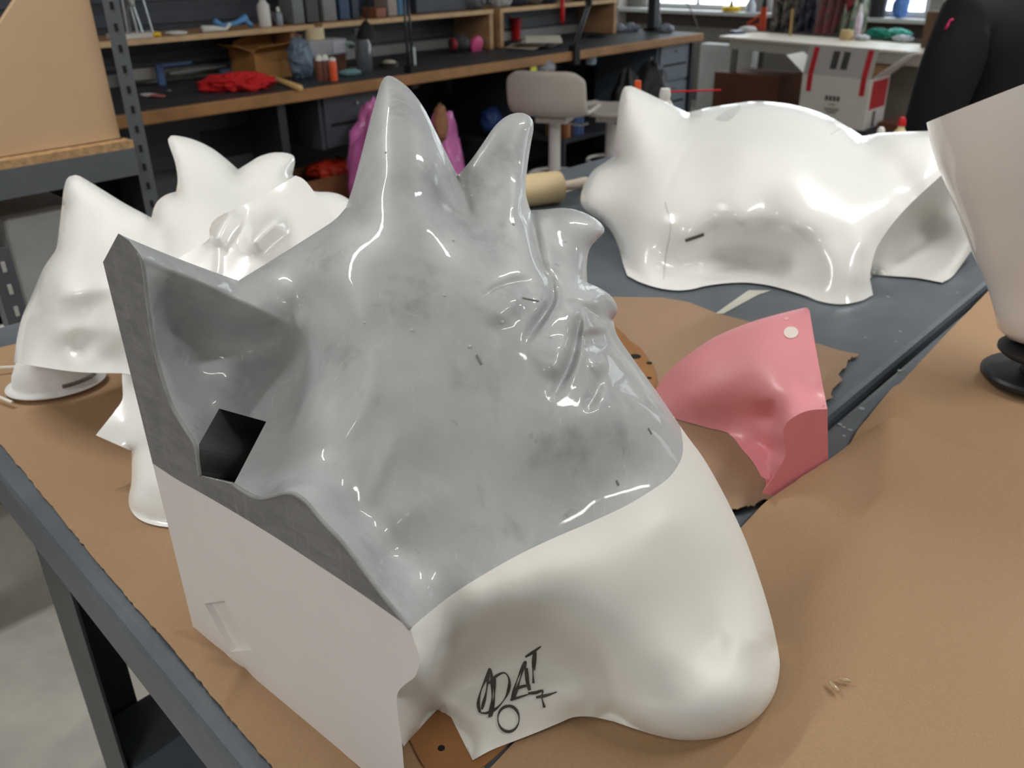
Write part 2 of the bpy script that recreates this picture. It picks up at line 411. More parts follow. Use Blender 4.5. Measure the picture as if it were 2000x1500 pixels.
# ------------------------------------------------------------------ the work tables
m_steel = mat('blue grey painted steel', srgb(92, 99, 106), 0.42, var=0.12, scale=9, detail=6, bump=0.0003, bscale=90)
m_steeld = mat('dark painted steel', srgb(62, 68, 74), 0.45, var=0.12, scale=9)
m_hole = mat('dark hole', (0.004, 0.004, 0.004), 0.8)
P1 = at_z(468, 1500, TZ); P2 = at_z(0, 928, TZ); S1 = at_z(1357, 1040, TZ); S2 = at_z(1943, 548, TZ)
ed_dir = (P2 - P1) / np.linalg.norm(P2 - P1); se_dir = (S2 - S1) / np.linalg.norm(S2 - S1)
M_ = np.array([[ed_dir[0], -se_dir[0]], [ed_dir[1], -se_dir[1]]]); tt = np.linalg.solve(M_, (S1 - P1)[:2])
K0 = P1 + ed_dir * tt[0]                                  # near corner of the left table
wn = np.array([-se_dir[1], se_dir[0], 0]); wlen = 1.22 / (ed_dir @ wn)
GAP = 0.004
def work_table(corner, ex, ey, L, Wd, label, leg_w=None):
    t = thing('work_table', label, 'table', corner * A(1, 1, 0))
    q = [corner, corner + ex * L, corner + ex * L + ey * Wd, corner + ey * Wd]
    G().prism([p - A(0, 0, .03) for p in q], (0, 0, .03)).obj('table_top', m_steel, t, bevel=.010)
    cen = sum(q) / 4
    for i in range(4):
        a, b = q[i], q[(i + 1) % 4]; ins = lambda p, f=.012: p + (cen - p) / np.linalg.norm(cen - p) * f
        a2, b2 = ins(a), ins(b)
        G().bar(a2 - A(0, 0, .066), b2 - A(0, 0, .066), .004, .072).obj('apron', m_steel, t)
    Wd = leg_w or Wd; nx = ex / np.linalg.norm(ex); ny = ey / np.linalg.norm(ey)
    for sx, sy in ((0, 0), (1, 0), (1, 1), (0, 1)):
        p = corner + nx * (.02 if not sx else L - .02) + ny * (.05 if not sy else Wd - .05)
        dx = nx * (1 if not sx else -1); dy = ny * (1 if not sy else -1)
        lg = G()
        for w, d0 in ((.13, dy), (.07, dx)):
            a = p * A(1, 1, 0); b = a + d0 * w; oth = (dx if d0 is dy else dy) * .004
            lg.prism([a, b, b + oth, a + oth], (0, 0, TZ - .03))
        lg.obj('leg', m_steeld, t)
    qs = [corner + nx * .03 + ny * .06, corner + nx * (L - .03) + ny * .06, corner + nx * (L - .03) + ny * (Wd - .06), corner + nx * .03 + ny * (Wd - .06)]
    G().prism([p * A(1, 1, 0) + A(0, 0, .38) for p in qs], (0, 0, .04)).obj('lower_shelf', m_steel, t, bevel=.004)
    return t, q
tab1, q1 = work_table(K0 + ed_dir * GAP, se_dir, ed_dir, 2.44, wlen, 'long blue grey steel work table carrying the large grey casting', float(np.linalg.norm((np.array([-.66, .955]) - K0[:2]))) + .05)
hp = at_plane(np.array([234.]), np.array([1246.]), K0, np.cross(ed_dir, [0, 0, 1.]))[0]
nrm_e = np.cross(ed_dir, [0, 0, 1.]); nrm_e = nrm_e if nrm_e @ (EYE - hp) > 0 else -nrm_e
G().cone(hp - nrm_e * .014, hp - nrm_e * .0065, .005, .005, 14).obj('bolt_hole', m_hole, tab1)
K2 = K0 - ed_dir * GAP
tab2, q2 = work_table(K2 - ed_dir * wlen, se_dir, ed_dir, 2.44, wlen - GAP, 'long steel work table covered in brown kraft paper at the right')
# masking tape stripe and paint spots on the left table
m_tape = mat('pale masking tape', srgb(196, 196, 184), .6, var=.06)
tp = [(1395, 612), (1452, 590), (1515, 563), (1500, 563), (1470, 562), (1425, 585)]
sheet('masking_tape', lines([(1398, 611), (1425, 592), (1462, 566), (1506, 566), (1480, 575), (1440, 597), (1412, 612), (1398, 611)])[:-1], lambda P, Q: np.full(len(P), TZ + .0012), m_tape, None, 10, .0006)
tag(bpy.data.objects['masking_tape'], 'strip of pale masking tape stuck on the grey table before the white dome', 'tape')
sp = G(); rs = np.random.RandomState(3)
for x, y, r in ((1758, 648, 4), (1750, 668, 3), (1757, 724, 5), (1683, 798, 6), (1640, 829, 5), (1648, 835, 4), (1660, 840, 5), (1648, 852, 4), (1735, 580, 4), (1690, 660, 3), (1870, 572, 3)):
    p = at_z(float(x), float(y), TZ); sp.cone(p, p + A(0, 0, .0008), r / 1700 * 1.15, r / 1900 * 1.15, 10)
o = sp.obj('paint_spots', mat('dried resin spots', srgb(150, 158, 162), .4), tab1); o['kind'] = 'stuff'
# ------------------------------------------------------------------ kraft paper
m_kraft = mat('brown kraft paper', srgb(166, 134, 101), 0.75, var=0.05, scale=420, detail=3, bump=0.0002, bscale=500, stretch=(1, 1, 1))
m_kraft2 = mat('grey brown kraft paper', srgb(158, 130, 104), 0.75, var=0.05, scale=400, detail=3, bump=0.0002, bscale=500)
def gz(P, items):
    z = np.zeros(len(P))
    for a, b, h, w in items:
        pl = np.array([at_z(*a, TZ)[:2], at_z(*b, TZ)[:2]]); z += h * np.exp(-(poly_dist(P[:, :2], pl) / w) ** 2)
    return z
rs = np.random.RandomState(5)
def crumple(P, amp, f, seed):
    r = np.random.RandomState(seed); k = r.normal(size=(8, 2)) * f; ph = r.uniform(0, 6.28, 8); return amp * np.abs(np.sin(P[:, :2] @ k.T + ph)).mean(1)
def jag(pts, amp, seed, step=7):
    L = lines(pts, step); r = np.random.RandomState(seed); o = L.copy(); o[1:-1] += r.normal(size=(len(L) - 2, 2)) * amp; return o
left_edge = jag([(560, 1535), (533, 1503), (430, 1382), (300, 1228), (180, 1088), (80, 963), (0, 866), (-60, 790)], .9, 1)
o = sheet('kraft_paper', np.vstack([left_edge, lines([(-60, 790), (-40, 700), (0, 680), (200, 630), (500, 560), (700, 560), (1000, 700), (1100, 900), (1000, 1300), (930, 1560), (560, 1535)], 16)[1:-1]]),
          lambda P, Q: TZ + .003 + gz(P, [((330, 1245), (640, 1490), .004, .02), ((400, 1310), (470, 1330), .004, .008), ((440, 1380), (470, 1330), .003, .007), ((330, 1250), (430, 1290), .003, .006)]) + crumple(P, .0015, 14, 2) * (Q[:, 1] > 1100), m_kraft, None, 9)
tag(o, 'brown kraft paper covering the left end of the table under the castings', 'paper')
torn = jag([(1678, 697), (1655, 708), (1650, 722), (1638, 731), (1640, 748), (1628, 762), (1622, 778), (1600, 800), (1560, 880), (1560, 940), (1548, 970), (1520, 978), (1495, 985), (1460, 996), (1435, 1002)], 2.2, 4, 5)
o = sheet('kraft_paper', np.vstack([lines([(1000, 700), (1190, 580), (1290, 581), (1345, 590), (1400, 612), (1470, 630), (1678, 697)], 9)[:-1], torn, lines([(1435, 1002), (1300, 1000), (1100, 900), (1000, 700)], 12)[1:-1]]),
          lambda P, Q: TZ + .0022 + gz(P, [((1435, 1002), (1540, 975), .006, .018), ((1600, 790), (1680, 697), .004, .02)]), m_kraft2, None, 9)
tag(o, 'torn brown kraft paper sheet lying under the pink wedge', 'paper')
far_e = jag([(1640, 905), (1662, 868), (1675, 848), (1740, 770), (1809, 695), (1870, 630), (1943, 556), (2060, 470)], .35, 6, 12)
o = sheet('kraft_paper', np.vstack([far_e, lines([(2060, 470), (2200, 620), (2200, 1100), (1800, 1050), (1640, 905)], 18)[1:-1]]),
          lambda P, Q: TZ + .003 + gz(P, [((1675, 850), (1760, 780), .008, .03), ((1790, 800), (2000, 900), .006, .05)]), m_kraft, None, 13)
tag(o, 'brown kraft paper sheet under the black disc and the white cone', 'paper')
near_e = jag([(1300, 1150), (1400, 1075), (1452, 1037), (1545, 972), (1618, 920), (1644, 899), (1690, 862), (1745, 849), (1800, 856), (1870, 876), (1935, 903), (2000, 932), (2200, 1010)], .35, 8, 12)
o = sheet('kraft_paper', np.vstack([near_e, lines([(2200, 1010), (2250, 1560), (900, 1560), (960, 1500), (1100, 1350), (1300, 1150)], 22)[1:-1]]),
          lambda P, Q: TZ + .0038 + gz(P, [((1500, 1010), (1740, 860), .016, .045), ((1740, 855), (1990, 930), .010, .025), ((1640, 1030), (1900, 1280), .006, .09), ((1560, 1500), (1680, 1250), .007, .06)]), m_kraft, None, 13)
tag(o, 'wide wavy brown kraft paper sheet in the right foreground', 'paper')
# resin drips and crumbs on the near sheet
m_resin = mat('clear resin drip', srgb(190, 165, 130), .08, coat=1.0, alpha=.75)
for (x, y, l, a, w) in ((1628, 1340, 16, 1.2, 'longer'), (1650, 1328, 13, .3, 'shorter')):
    p = at_z(float(x), float(y), TZ + .0155); g = G().ball(p, (l / 1700 * .76, .0022, .0016), 12, 8, R=rotz(-a))
    tag(g.obj('resin_drip', m_resin, smooth=True), '%s clear dried resin drip on the kraft paper at the lower right' % w, 'drip')
# hardboard beneath the big casting
m_hard = mat('brown hardboard', srgb(150, 104, 62), .5, var=.12, scale=14)
bp = catmull([(792, 1436), (850, 1520), (960, 1490), (1100, 1300), (1250, 900), (1280, 790), (1280, 735), (1262, 700), (1236, 674), (1150, 650), (900, 900), (720, 1250), (792, 1436)], 10)[:-1]
o = sheet('hardboard_sheet', bp, lambda P, Q: np.full(len(P), TZ + .0058), m_hard, None, 14, .0015)
tag(o, 'brown hardboard sheet with round holes beneath the large casting', 'board')
for x, y, r in ((862, 1461, 7), (1241, 696, 11), (1268, 709, 6), (1268, 738, 5), (1262, 760, 4)):
    p = at_z(float(x), float(y), TZ + .006); G().cone(p - A(0, 0, .0004), p + A(0, 0, .0002), r / 1700 * depth_of(p), r / 1700 * depth_of(p), 16).obj('round_hole', m_hole, o)
# ------------------------------------------------------------------ the large grey and white casting
m_grey = mat('grey gelcoat', srgb(186, 189, 190), 0.5, col2=srgb(156, 159, 161), scale=9, detail=6, rvar=0.08, coat=0.28, crough=0.035, bump=0.0003, bscale=30, lo=.42, hi=.80)
m_greyc = mat('sawn grey gelcoat edge', srgb(124, 124, 124), 0.62, var=0.13, scale=30, detail=8, stretch=(1, 1, 4), bump=0.0006, bscale=60)
m_cream = mat('cream matt plaster', srgb(238, 236, 230), 0.45, var=0.015, scale=8, coat=0.05, crough=.4)
m_creamc = mat('cream sawn face', srgb(226, 222, 219), 0.65, var=0.015, scale=14, bump=.0002, bscale=60)
m_pen = mat('black marker ink', srgb(70, 66, 62), 0.6, var=.3, scale=120)
def wear(m, marks):
    """adds smudges, brush streaks and fine scratches to a material's own colour"""
    nt = m.node_tree; N = nt.nodes; L = nt.links; b = N['Principled BSDF']; src = b.inputs['Base Color'].links[0].from_socket
    tc = [n for n in N if n.type == 'TEX_COORD'][0]
    for sc_, rot, scale, lo, hi, fac, col in marks:
        mp = N.new('ShaderNodeMapping'); mp.inputs['Scale'].default_value = sc_; mp.inputs['Rotation'].default_value = rot; L.new(tc.outputs['Object'], mp.inputs['Vector'])
        nz = N.new('ShaderNodeTexNoise'); nz.inputs['Scale'].default_value = scale; nz.inputs['Detail'].default_value = 7; nz.inputs['Roughness'].default_value = .62; L.new(mp.outputs['Vector'], nz.inputs['Vector'])
        mr = N.new('ShaderNodeMapRange'); mr.inputs['From Min'].default_value = lo; mr.inputs['From Max'].default_value = hi; mr.inputs['To Max'].default_value = fac; L.new(nz.outputs['Fac'], mr.inputs['Value'])
        mx = N.new('ShaderNodeMix'); mx.data_type = 'RGBA'; L.new(mr.outputs['Result'], mx.inputs['Factor']); L.new(src, mx.inputs['A']); mx.inputs['B'].default_value = (*col, 1); src = mx.outputs['Result']
    L.new(src, b.inputs['Base Color'])
wear(m_grey, [((1, 1, 1), (0, 0, 0), 17, .57, .74, .55, srgb(118, 122, 124)), ((1, 1, .16), (0, 0, 0), 34, .54, .72, .35, srgb(206, 208, 208)), ((1, 1, 1), (.4, .2, 0), 46, .66, .76, .5, srgb(112, 115, 118)),
              ((60, 2.2, 9), (.5, .9, .35), 5, .67, .70, .55, srgb(206, 208, 208)), ((3, 70, 6), (.2, -.7, .8), 5, .68, .71, .5, srgb(204, 206, 206))])
wear(m_greyc, [((60, 60, 5), (.0, .5, .3), 4, .58, .68, .5, srgb(150, 150, 150)), ((1, 1, 1), (0, 0, 0), 20, .55, .7, .4, srgb(96, 97, 100))])
LA = at_z(379., 1233., TZ); LB = at_z(694., 1500., TZ); ld_ = (LB - LA) / np.linalg.norm(LB - LA); FN = np.cross(ld_, [0, 0, 1.0])
FN = FN if FN @ (EYE - LA) > 0 else -FN                     # the sawn face is a vertical plane
def fpt(Q): Q = np.asarray(Q, float); return at_plane(Q[:, 0], Q[:, 1], LA, FN)
def fd(x, y): return float(depth_of(fpt([(x, y)]))[0])
edge_SF = [(271, 494), (278, 508), (284, 545), (290, 596), (301, 673), (315, 729), (336, 792), (360, 834), (381, 869), (387, 900), (391, 929)]
edge_hole = [(391, 929), (455, 946)]
edge_SF2 = [(455, 946), (481, 963), (507, 973), (533, 969), (555, 963), (576, 965), (602, 984), (628, 1015), (672, 1062), (715, 1119), (758, 1175), (802, 1228)]
edge_SF3 = [(802, 1228), (808, 1249), (817, 1275), (819, 1296), (810, 1322), (793, 1335), (778, 1351), (775, 1370), (779, 1410), (785, 1450)]
edge_tip = [(201, 512), (231, 456), (252, 470), (271, 494)]
band = [(298, 905), (345, 936), (400, 967), (470, 1008), (540, 1051), (620, 1103), (700, 1156), (760, 1198), (802, 1228)]
corner_b = (800, 1592)
bigroot = thing('head_casting', 'large spiked grey and cream casting with handwritten marker lettering in the foreground', 'casting', (fpt([(500, 1336)])[0] + A(.08, .1, 0)) * A(1, 1, 0) + A(0, 0, TZ + .006))
FLOOR = TZ + .006
# sawn face: grey band above, cream below with a lozenge recess
fo = close_loop([lines(edge_tip), catmull(edge_SF), lines(edge_hole), catmull(edge_SF2), catmull(edge_SF3), lines([(785, 1450), (789, 1500), corner_b]), lines([corner_b, (694, 1500), (379, 1233)]), lines([(379, 1233), (298, 905), (201, 512)])])
loz = np.array([(399, 1179), (438, 1173), (492, 1270), (451, 1273)], float)
bl = catmull(band, 6)
Q, T = cdt([fo, lines(np.vstack([loz, loz[:1]]), 8)[:-1]], 14, edge_lines=[bl])
V = fpt(Q); V[:, 2] = np.maximum(V[:, 2], FLOOR); T = T[:, ::-1]; c = Q[T].mean(1)
above = c[:, 1] < np.interp(c[:, 0], bl[:, 0], bl[:, 1]); above |= c[:, 0] < 298
N = np.tile(FN, (len(V), 1))
for k, nm, m in ((above, 'sawn_edge', m_greyc), (~above, 'sawn_face', m_creamc)):
    g, n = sub(V, T[k], N); fo_ = g.obj(nm, m, bigroot)
lz = fpt(loz); g = G(); n4 = [p - FN * .006 for p in lz]
g.V = [tuple(p) for p in lz] + [tuple(p) for p in n4]
g.F = [(4, 5, 6, 7)] + [(i, (i + 1) % 4, 4 + (i + 1) % 4, 4 + i) for i in range(4)]
g.obj('key_recess', m_creamc, bigroot)
# the shaped surface
sil_ear = [(231, 456), (262, 470), (340, 502), (420, 532), (466, 548)]
sil_neck = [(466, 548), (500, 527), (560, 490), (620, 452), (655, 428), (676, 405)]
sil_sp1 = [(676, 405), (690, 362), (705, 305), (719, 250), (733, 198), (745, 160), (757, 148), (775, 154), (800, 174), (825, 206), (846, 246), (868, 292), (886, 328), (894, 342)]
sil_sp2 = [(894, 342), (908, 327), (927, 303), (947, 274), (966, 247), (986, 229), (1006, 221), (1026, 222), (1039, 233), (1042, 250), (1036, 286), (1029, 335), (1027, 378), (1036, 411)]
sil_sp3 = [(1036, 411), (1064, 409), (1100, 406), (1132, 412), (1160, 425), (1177, 440), (1180, 453), (1166, 468), (1151, 488), (1146, 520), (1147, 552)]
sil_eye = [(1147, 552), (1168, 561), (1190, 575), (1203, 592), (1206, 608), (1197, 624)]
sil_r = [(1197, 624), (1206, 655), (1232, 694), (1262, 736), (1288, 772), (1315, 812), (1341, 850), (1376, 898), (1415, 967), (1454, 1049), (1484, 1132), (1506, 1205), (1519, 1262)]
sil_r2 = [(1519, 1262), (1523, 1301), (1515, 1348), (1493, 1387), (1458, 1418), (1415, 1437), (1372, 1445), (1328, 1445), (1285, 1437), (1242, 1424), (1198, 1409)]
bot = [(1198, 1409), (1155, 1400), (1120, 1401), (1090, 1413), (1047, 1431), (1003, 1448), (960, 1465), (923, 1485)]
notch = [(923, 1485), (895, 1428), (868, 1373)]
arch = [(868, 1373), (843, 1397), (815, 1428), (793, 1452), (789, 1458), (785, 1450)]
F_edge = edge_SF + edge_hole[1:] + edge_SF2[1:] + edge_SF3[1:]
segs = [('s', sil_ear, 12, .006), ('s', sil_neck, 40, .02), ('s', sil_sp1, 62, .032), ('s', sil_sp2, 46, .024), ('s', sil_sp3, 46, .024), ('s', sil_eye, 26, .014),
        ('s', sil_r, 110, .06), ('s', sil_r2, 60, .030), ('r', bot, 0, 0), ('c', notch, 0, 0), ('r', arch[:4], 0, 0), ('c', arch[3:], 0, 0),
        ('r', edge_SF3[::-1], 0, 0), ('r', edge_SF2[::-1], 0, 0), ('c', edge_hole[::-1], 0, 0), ('r', edge_SF[::-1], 0, 0), ('c', [(271, 494), (252, 470), (231, 456)], 0, 0)]
ctrl = [(x, y, fd(x, y)) for x, y in edge_SF + edge_SF2 + edge_SF3 + edge_tip[1:-1]]
for e in (edge_SF, edge_SF2, edge_SF3):
    for a, b in zip(e[:-1], e[1:]):
        if math.hypot(b[0] - a[0], b[1] - a[1]) > 30: mx_, my_ = catmull(e, 4)[np.argmin(((catmull(e, 4) - np.array([(a[0] + b[0]) / 2, (a[1] + b[1]) / 2])) ** 2).sum(1))]; ctrl.append((mx_, my_, fd(mx_, my_)))
ctrl += [ # ear
 (340, 525, .652), (420, 562, .683), (500, 600, .712), (580, 640, .738), (340, 505, .668), (420, 533, .700), (466, 548, .728),
 (330, 600, .688), (400, 625, .728), (480, 650, .750), (545, 662, .754), (350, 700, .712), (420, 730, .740), (500, 730, .752), (410, 820, .722), (470, 790, .738), (380, 780, .718),
 # body
 (500, 528, .765), (560, 490, .772), (620, 452, .775), (560, 560, .748), (620, 540, .732), (655, 470, .745), (590, 600, .742),
 (600, 690, .728), (570, 770, .718), (530, 860, .700), (600, 830, .680), (560, 920, .655), (640, 700, .703), (640, 900, .650), (700, 1000, .632), (760, 1090, .622),
 (700, 620, .690), (720, 760, .668), (800, 640, .692), (800, 850, .655), (800, 1000, .638), (860, 1100, .634), (900, 930, .660), (940, 760, .685), (900, 600, .705), (1000, 1000, .668),
 (1080, 880, .690), (1150, 960, .700), (1220, 890, .722), (1280, 830, .745), (1280, 900, .738), (1180, 790, .722), (1060, 760, .702), (1000, 640, .712), (1130, 680, .738), (1210, 740, .760),
 # spikes
 (757, 160, .815), (762, 240, .785), (765, 340, .755), (760, 440, .728), (850, 330, .785), (840, 440, .735), (700, 440, .745), (720, 330, .770), (760, 540, .705), (850, 520, .715),
 (1012, 238, .868), (975, 310, .848), (1010, 330, .850), (950, 390, .822), (1000, 400, .815), (960, 470, .770), (1010, 500, .770), (915, 380, .830),
 (1165, 446, .870), (1110, 430, .858), (1070, 440, .845), (1100, 500, .828), (1130, 545, .818), (1060, 500, .800),
 (1190, 600, .810), (1160, 590, .790), (1100, 570, .780), (1200, 640, .790),
 # cream part
 (882, 1162, .631), (943, 1123, .643), (1012, 1084, .656), (1081, 1051, .671), (1151, 1021, .687), (1220, 989, .703), (1290, 945, .730),
 (860, 1210, .624), (930, 1172, .635), (1010, 1145, .645), (1100, 1125, .658), (1200, 1085, .678), (1300, 1015, .708), (1370, 1010, .736),
 (1180, 1190, .672), (1250, 1180, .680), (1330, 1130, .702), (1420, 1130, .735), (1300, 1280, .676), (1400, 1250, .702), (1470, 1250, .705), (1380, 1360, .668), (1280, 1370, .680), (1460, 1350, .682), (1340, 1425, .672), (1420, 1410, .672), (1500, 1320, .705), (1240, 1400, .688),
 # hollow underneath
 (850, 1305, .648), (900, 1262, .682), (960, 1242, .700), (1040, 1232, .702), (1110, 1245, .694), (940, 1205, .650), (1020, 1185, .658),
 (840, 1360, .700), (870, 1340, .716), (900, 1310, .718), (960, 1290, .723), (1040, 1280, .720), (1120, 1300, .709), (1180, 1320, .700),
 (868, 1373, .722), (900, 1400, .716), (960, 1380, .712), (1040, 1360, .708), (1120, 1370, .708), (923, 1485, '.0065'), (960, 1465, '.0065'), (1003, 1448, '.007'), (1047, 1431, '.008'), (1090, 1413, '.009'), (1120, 1401, '.010'), (1155, 1400, '.010'), (1198, 1409, '.008'), 
 (843, 1397, .738), (815, 1428, .716), (793, 1452, .690)]
strokes = [([(935, 596), (956, 572), (1000, 553), (1050, 546)], .0045, 9), ([(955, 640), (985, 598), (1040, 580)], -.007, 26),
 ([(1066, 520), (1079, 556), (1079, 588), (1060, 618), (1020, 676)], .016, 11), ([(1088, 650), (1090, 700), (1068, 744)], -.009, 30),
 ([(1136, 590), (1127, 650), (1112, 710), (1076, 784)], .016, 10), ([(1090, 590), (1120, 592), (1160, 612), (1180, 640)], .006, 9), ([(1155, 640), (1165, 690)], .013, 20),
 ([(1148, 722), (1185, 702)], -.007, 17), ([(1178, 722), (1162, 768), (1140, 806)], .006, 11),
 ([(880, 290), (893, 338), (903, 376), (916, 412), (938, 448)], .010, 11), ([(1030, 350), (1036, 412), (1046, 468), (1060, 520), (1078, 570)], .013, 11),
 ([(742, 620), (722, 760), (650, 890)], -.004, 26), ([(785, 820), (730, 950), (700, 1030)], -.002, 18),
 ([(606, 600), (606, 690), (568, 780), (516, 870)], .010, 26), ([(180, 450), (280, 500), (420, 562), (600, 650)], -.005, 10),
 ([(830, 1300), (873, 1262), (917, 1233), (970, 1214)], .006, 14)]
RS = Relief(segs, ctrl, strokes, reg=3e-5, floor=FLOOR)
edge_lines = [catmull([(802, 1228)] + [(830, 1203), (882, 1162), (943, 1123), (1012, 1084), (1081, 1051), (1151, 1021), (1220, 989), (1272, 958), (1307, 932), (1328, 902), (1334, 878), (1332, 852), (1328, 832)], 6)]
hole = np.array([(391, 929), (388, 868), (428, 797), (521, 823), (458, 944)], float)
hole_l = lines(np.vstack([hole, hole[:1]]), 8)[:-1]
hole_in = hole_l + (hole.mean(0) - hole_l) * .012
gl = edge_lines[0]; gx = np.concatenate([gl[:, 0][:-8], [1340]]); gy = np.concatenate([gl[:, 1][:-8], [gl[-8, 1]]])
poly_grey = np.vstack([gl, [(1400, 700), (1300, 100), (600, 50), (150, 400), (300, 900)], edge_SF2[:-1]])
build_relief(RS, bigroot, [('grey_shell', m_grey, lambda c: inside(c, poly_grey)), ('cream_shell', m_cream, None)], grid=5, holes=[hole_in], edge_lines=edge_lines, back=(.30, 420, 1.2), back_mat=m_cream, back_cut=np.array([(330, 940), (380, 760), (440, 740), (600, 800), (500, 1000), (400, 1000)], float))
# square pocket sunk beside the ear
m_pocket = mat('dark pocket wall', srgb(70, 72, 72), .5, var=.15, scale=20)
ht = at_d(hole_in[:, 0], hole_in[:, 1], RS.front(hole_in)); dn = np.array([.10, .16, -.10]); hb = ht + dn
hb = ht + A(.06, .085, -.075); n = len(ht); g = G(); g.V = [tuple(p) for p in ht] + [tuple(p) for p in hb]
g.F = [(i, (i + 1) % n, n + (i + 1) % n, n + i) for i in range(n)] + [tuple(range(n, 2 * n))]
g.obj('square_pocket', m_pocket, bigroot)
# return face of the notch
nt_ = RS.pts(lines(notch, 10)); n = len(nt_); off = at_d(np.array([843.]), np.array([1397.]), np.array([.742]))[0]
g = G(); g.V = [tuple(p) for p in nt_] + [tuple(p * (1 - t) + (off * (1 - t) + (nt_[0] + A(-.004, .012, 0)) * t) * 1 - p * (1 - t)) for t, p in zip(np.linspace(1, 0, n), nt_)]
g.F = [(i, i + 1, n + i + 1, n + i) for i in range(n - 1)]; g.obj('notch_return', m_creamc, bigroot)
# handwriting
def stv_first(s): return s[0]
def ink(strokes, w):
    g = G()
    for st in strokes:
        w = w * 1.35 if st is stv_first(strokes) else w; L = catmull([(700 + x / 2.307, 850 + y / 2.307) for x, y in st], 3); t = np.gradient(L, axis=0); t /= np.linalg.norm(t, axis=1)[:, None] + 1e-9
        nn = np.stack([-t[:, 1], t[:, 0]], 1); ww = w * (0.75 + 0.35 * np.sin(np.arange(len(L)) * .35))[:, None]
        a, b = L + nn * ww, L - nn * ww; n = len(L); i0 = len(g.V)
        for q in (a, b):
            P = at_d(q[:, 0], q[:, 1], RS.front(q) - .0012); g.V += [tuple(p) for p in P]
        g.F += [(i0 + i, i0 + i + 1, i0 + n + i + 1, i0 + n + i) for i in range(n - 1)]
    return g
for ch, stv, w in (('letter', [[(548, 1250), (540, 1210), (552, 1150), (578, 1090), (590, 1055)], [(556, 1235), (575, 1160), (588, 1062)], [(590, 1272), (602, 1180), (598, 1062), (585, 1055)], [(586, 1120), (622, 1085), (660, 1072), (680, 1110), (668, 1172), (628, 1226), (585, 1250), (550, 1252)], [(598, 1268), (612, 1180), (612, 1090)]], 2.1),
                   ('letter', [[(690, 1196), (706, 1130), (728, 1070), (752, 1022), (752, 1080), (770, 1150)], [(700, 1190), (728, 1100), (746, 1040)], [(704, 1146), (740, 1132), (775, 1128)], [(758, 1050), (764, 1110), (776, 1148)]], 1.9),
                   ('letter', [[(752, 1000), (790, 976), (822, 952)], [(792, 975), (786, 1040), (788, 1118)], [(797, 975), (793, 1060)]], 1.9),
                   ('underline', [[(684, 1194), (740, 1176), (790, 1160), (826, 1150)]], 1.6),
                   ('numeral', [[(764, 1164), (800, 1160), (830, 1152), (826, 1180), (838, 1228)], [(800, 1182), (850, 1172), (894, 1157)]], 2.1),
                   ('numeral', [[(676 + 48 * math.cos(a), 1278 + 58 * math.sin(a)) for a in np.linspace(-1.9, 4.6, 18)]], 2.0)):
    o = ink(stv, w).obj(ch, m_pen, bigroot, smooth=True)
# pin holes and bubbles in the gelcoat
m_bub = mat('bubble glint', srgb(200, 204, 204), .1, coat=1.0)
for x, y, r in ((868, 577, 3.2), (805, 645, 3), (918, 677, 4.2), (981, 629, 4), (885, 470, 3.6), (712, 630, 2.4), (1003, 438, 4), (1104, 472, 2.4), (753, 298, 2.6), (700, 395, 2.6)):
    q = np.array([(x, y)], float); p = RS.pts(q)[0]; G().ball(p, r / 1700 * .7, 10, 6).obj('air_bubble', m_bub, bigroot, smooth=True)
m_pencil = mat('grey pencil mark', srgb(134, 136, 136), .6)
for a, b in (((1021, 582), (1052, 588)), ((931, 693), (941, 712)), ((1204, 938), (1209, 948)), ((1266, 836), (1273, 848))):
    L = lines([a, b], 4); P = at_d(L[:, 0], L[:, 1], RS.front(L) - .0006); G().tube(P, .0008, 6).obj('scuff_mark', m_pencil, bigroot)

# pale arris strip added as a fine highlight between the sawn edge and the shaped surface
m_arris = mat('pale grey arris highlight', srgb(150, 152, 152), .5, var=.12, scale=60)
for e_ in (edge_SF, edge_SF2):
    L = catmull(e_, 5); P = fpt(L) + FN * .0002; G().tube(P, .0015, 6).obj('highlight_arris', m_arris, bigroot, smooth=True)
# ------------------------------------------------------------------ glossy white casting standing behind on the left
m_gloss = mat('glossy white gelcoat', srgb(244, 245, 242), 0.22, var=0.012, scale=6, coat=0.45, crough=0.04, bump=0.0005, bscale=14)
m_gloss2 = mat('pinkish white gelcoat', srgb(243, 239, 235), 0.2, var=0.012, scale=6, coat=0.5, crough=0.06, bump=0.0004, bscale=12)
m_rim = mat('trimmed white edge', srgb(232, 231, 226), 0.4)
w1 = thing('fin_casting', 'glossy white casting with pointed ear and two curved fins standing at the left', 'casting', at_z(300., 1020., TZ) + A(0, .05, .004))
ear = [(121, 400), (124, 372), (131, 349), (142, 343), (156, 344), (196, 368), (245, 398), (296, 425)]
body_l = [(27, 708), (33, 662), (44, 617), (63, 575), (84, 526), (101, 500), (110, 485), (115, 450), (121, 400)]
lump = [(296, 425), (299, 411), (307, 394), (323, 381), (344, 374)]
fin1 = [(344, 374), (347, 350), (342, 317), (332, 288), (328, 272), (334, 265), (351, 266), (379, 273), (413, 289), (441, 310), (465, 331)]
fin2 = [(465, 331), (486, 318), (508, 305), (535, 298), (560, 299), (574, 305), (576, 316), (571, 341)]
fin3 = [(571, 341), (590, 365), (616, 374), (648, 376), (676, 386), (720, 420)]
segs1 = [('s', body_l, 50, .05), ('s', ear, 34, .03), ('s', lump, 24, .02), ('s', fin1, 44, .03), ('s', fin2, 44, .03), ('s', fin3, 40, .03),
         ('c', [(720, 420), (720, 620), (560, 760), (420, 760), (238, 729)], 0, 0), ('r', [(238, 729), (157, 727), (87, 718), (27, 708)], 0, 0)]
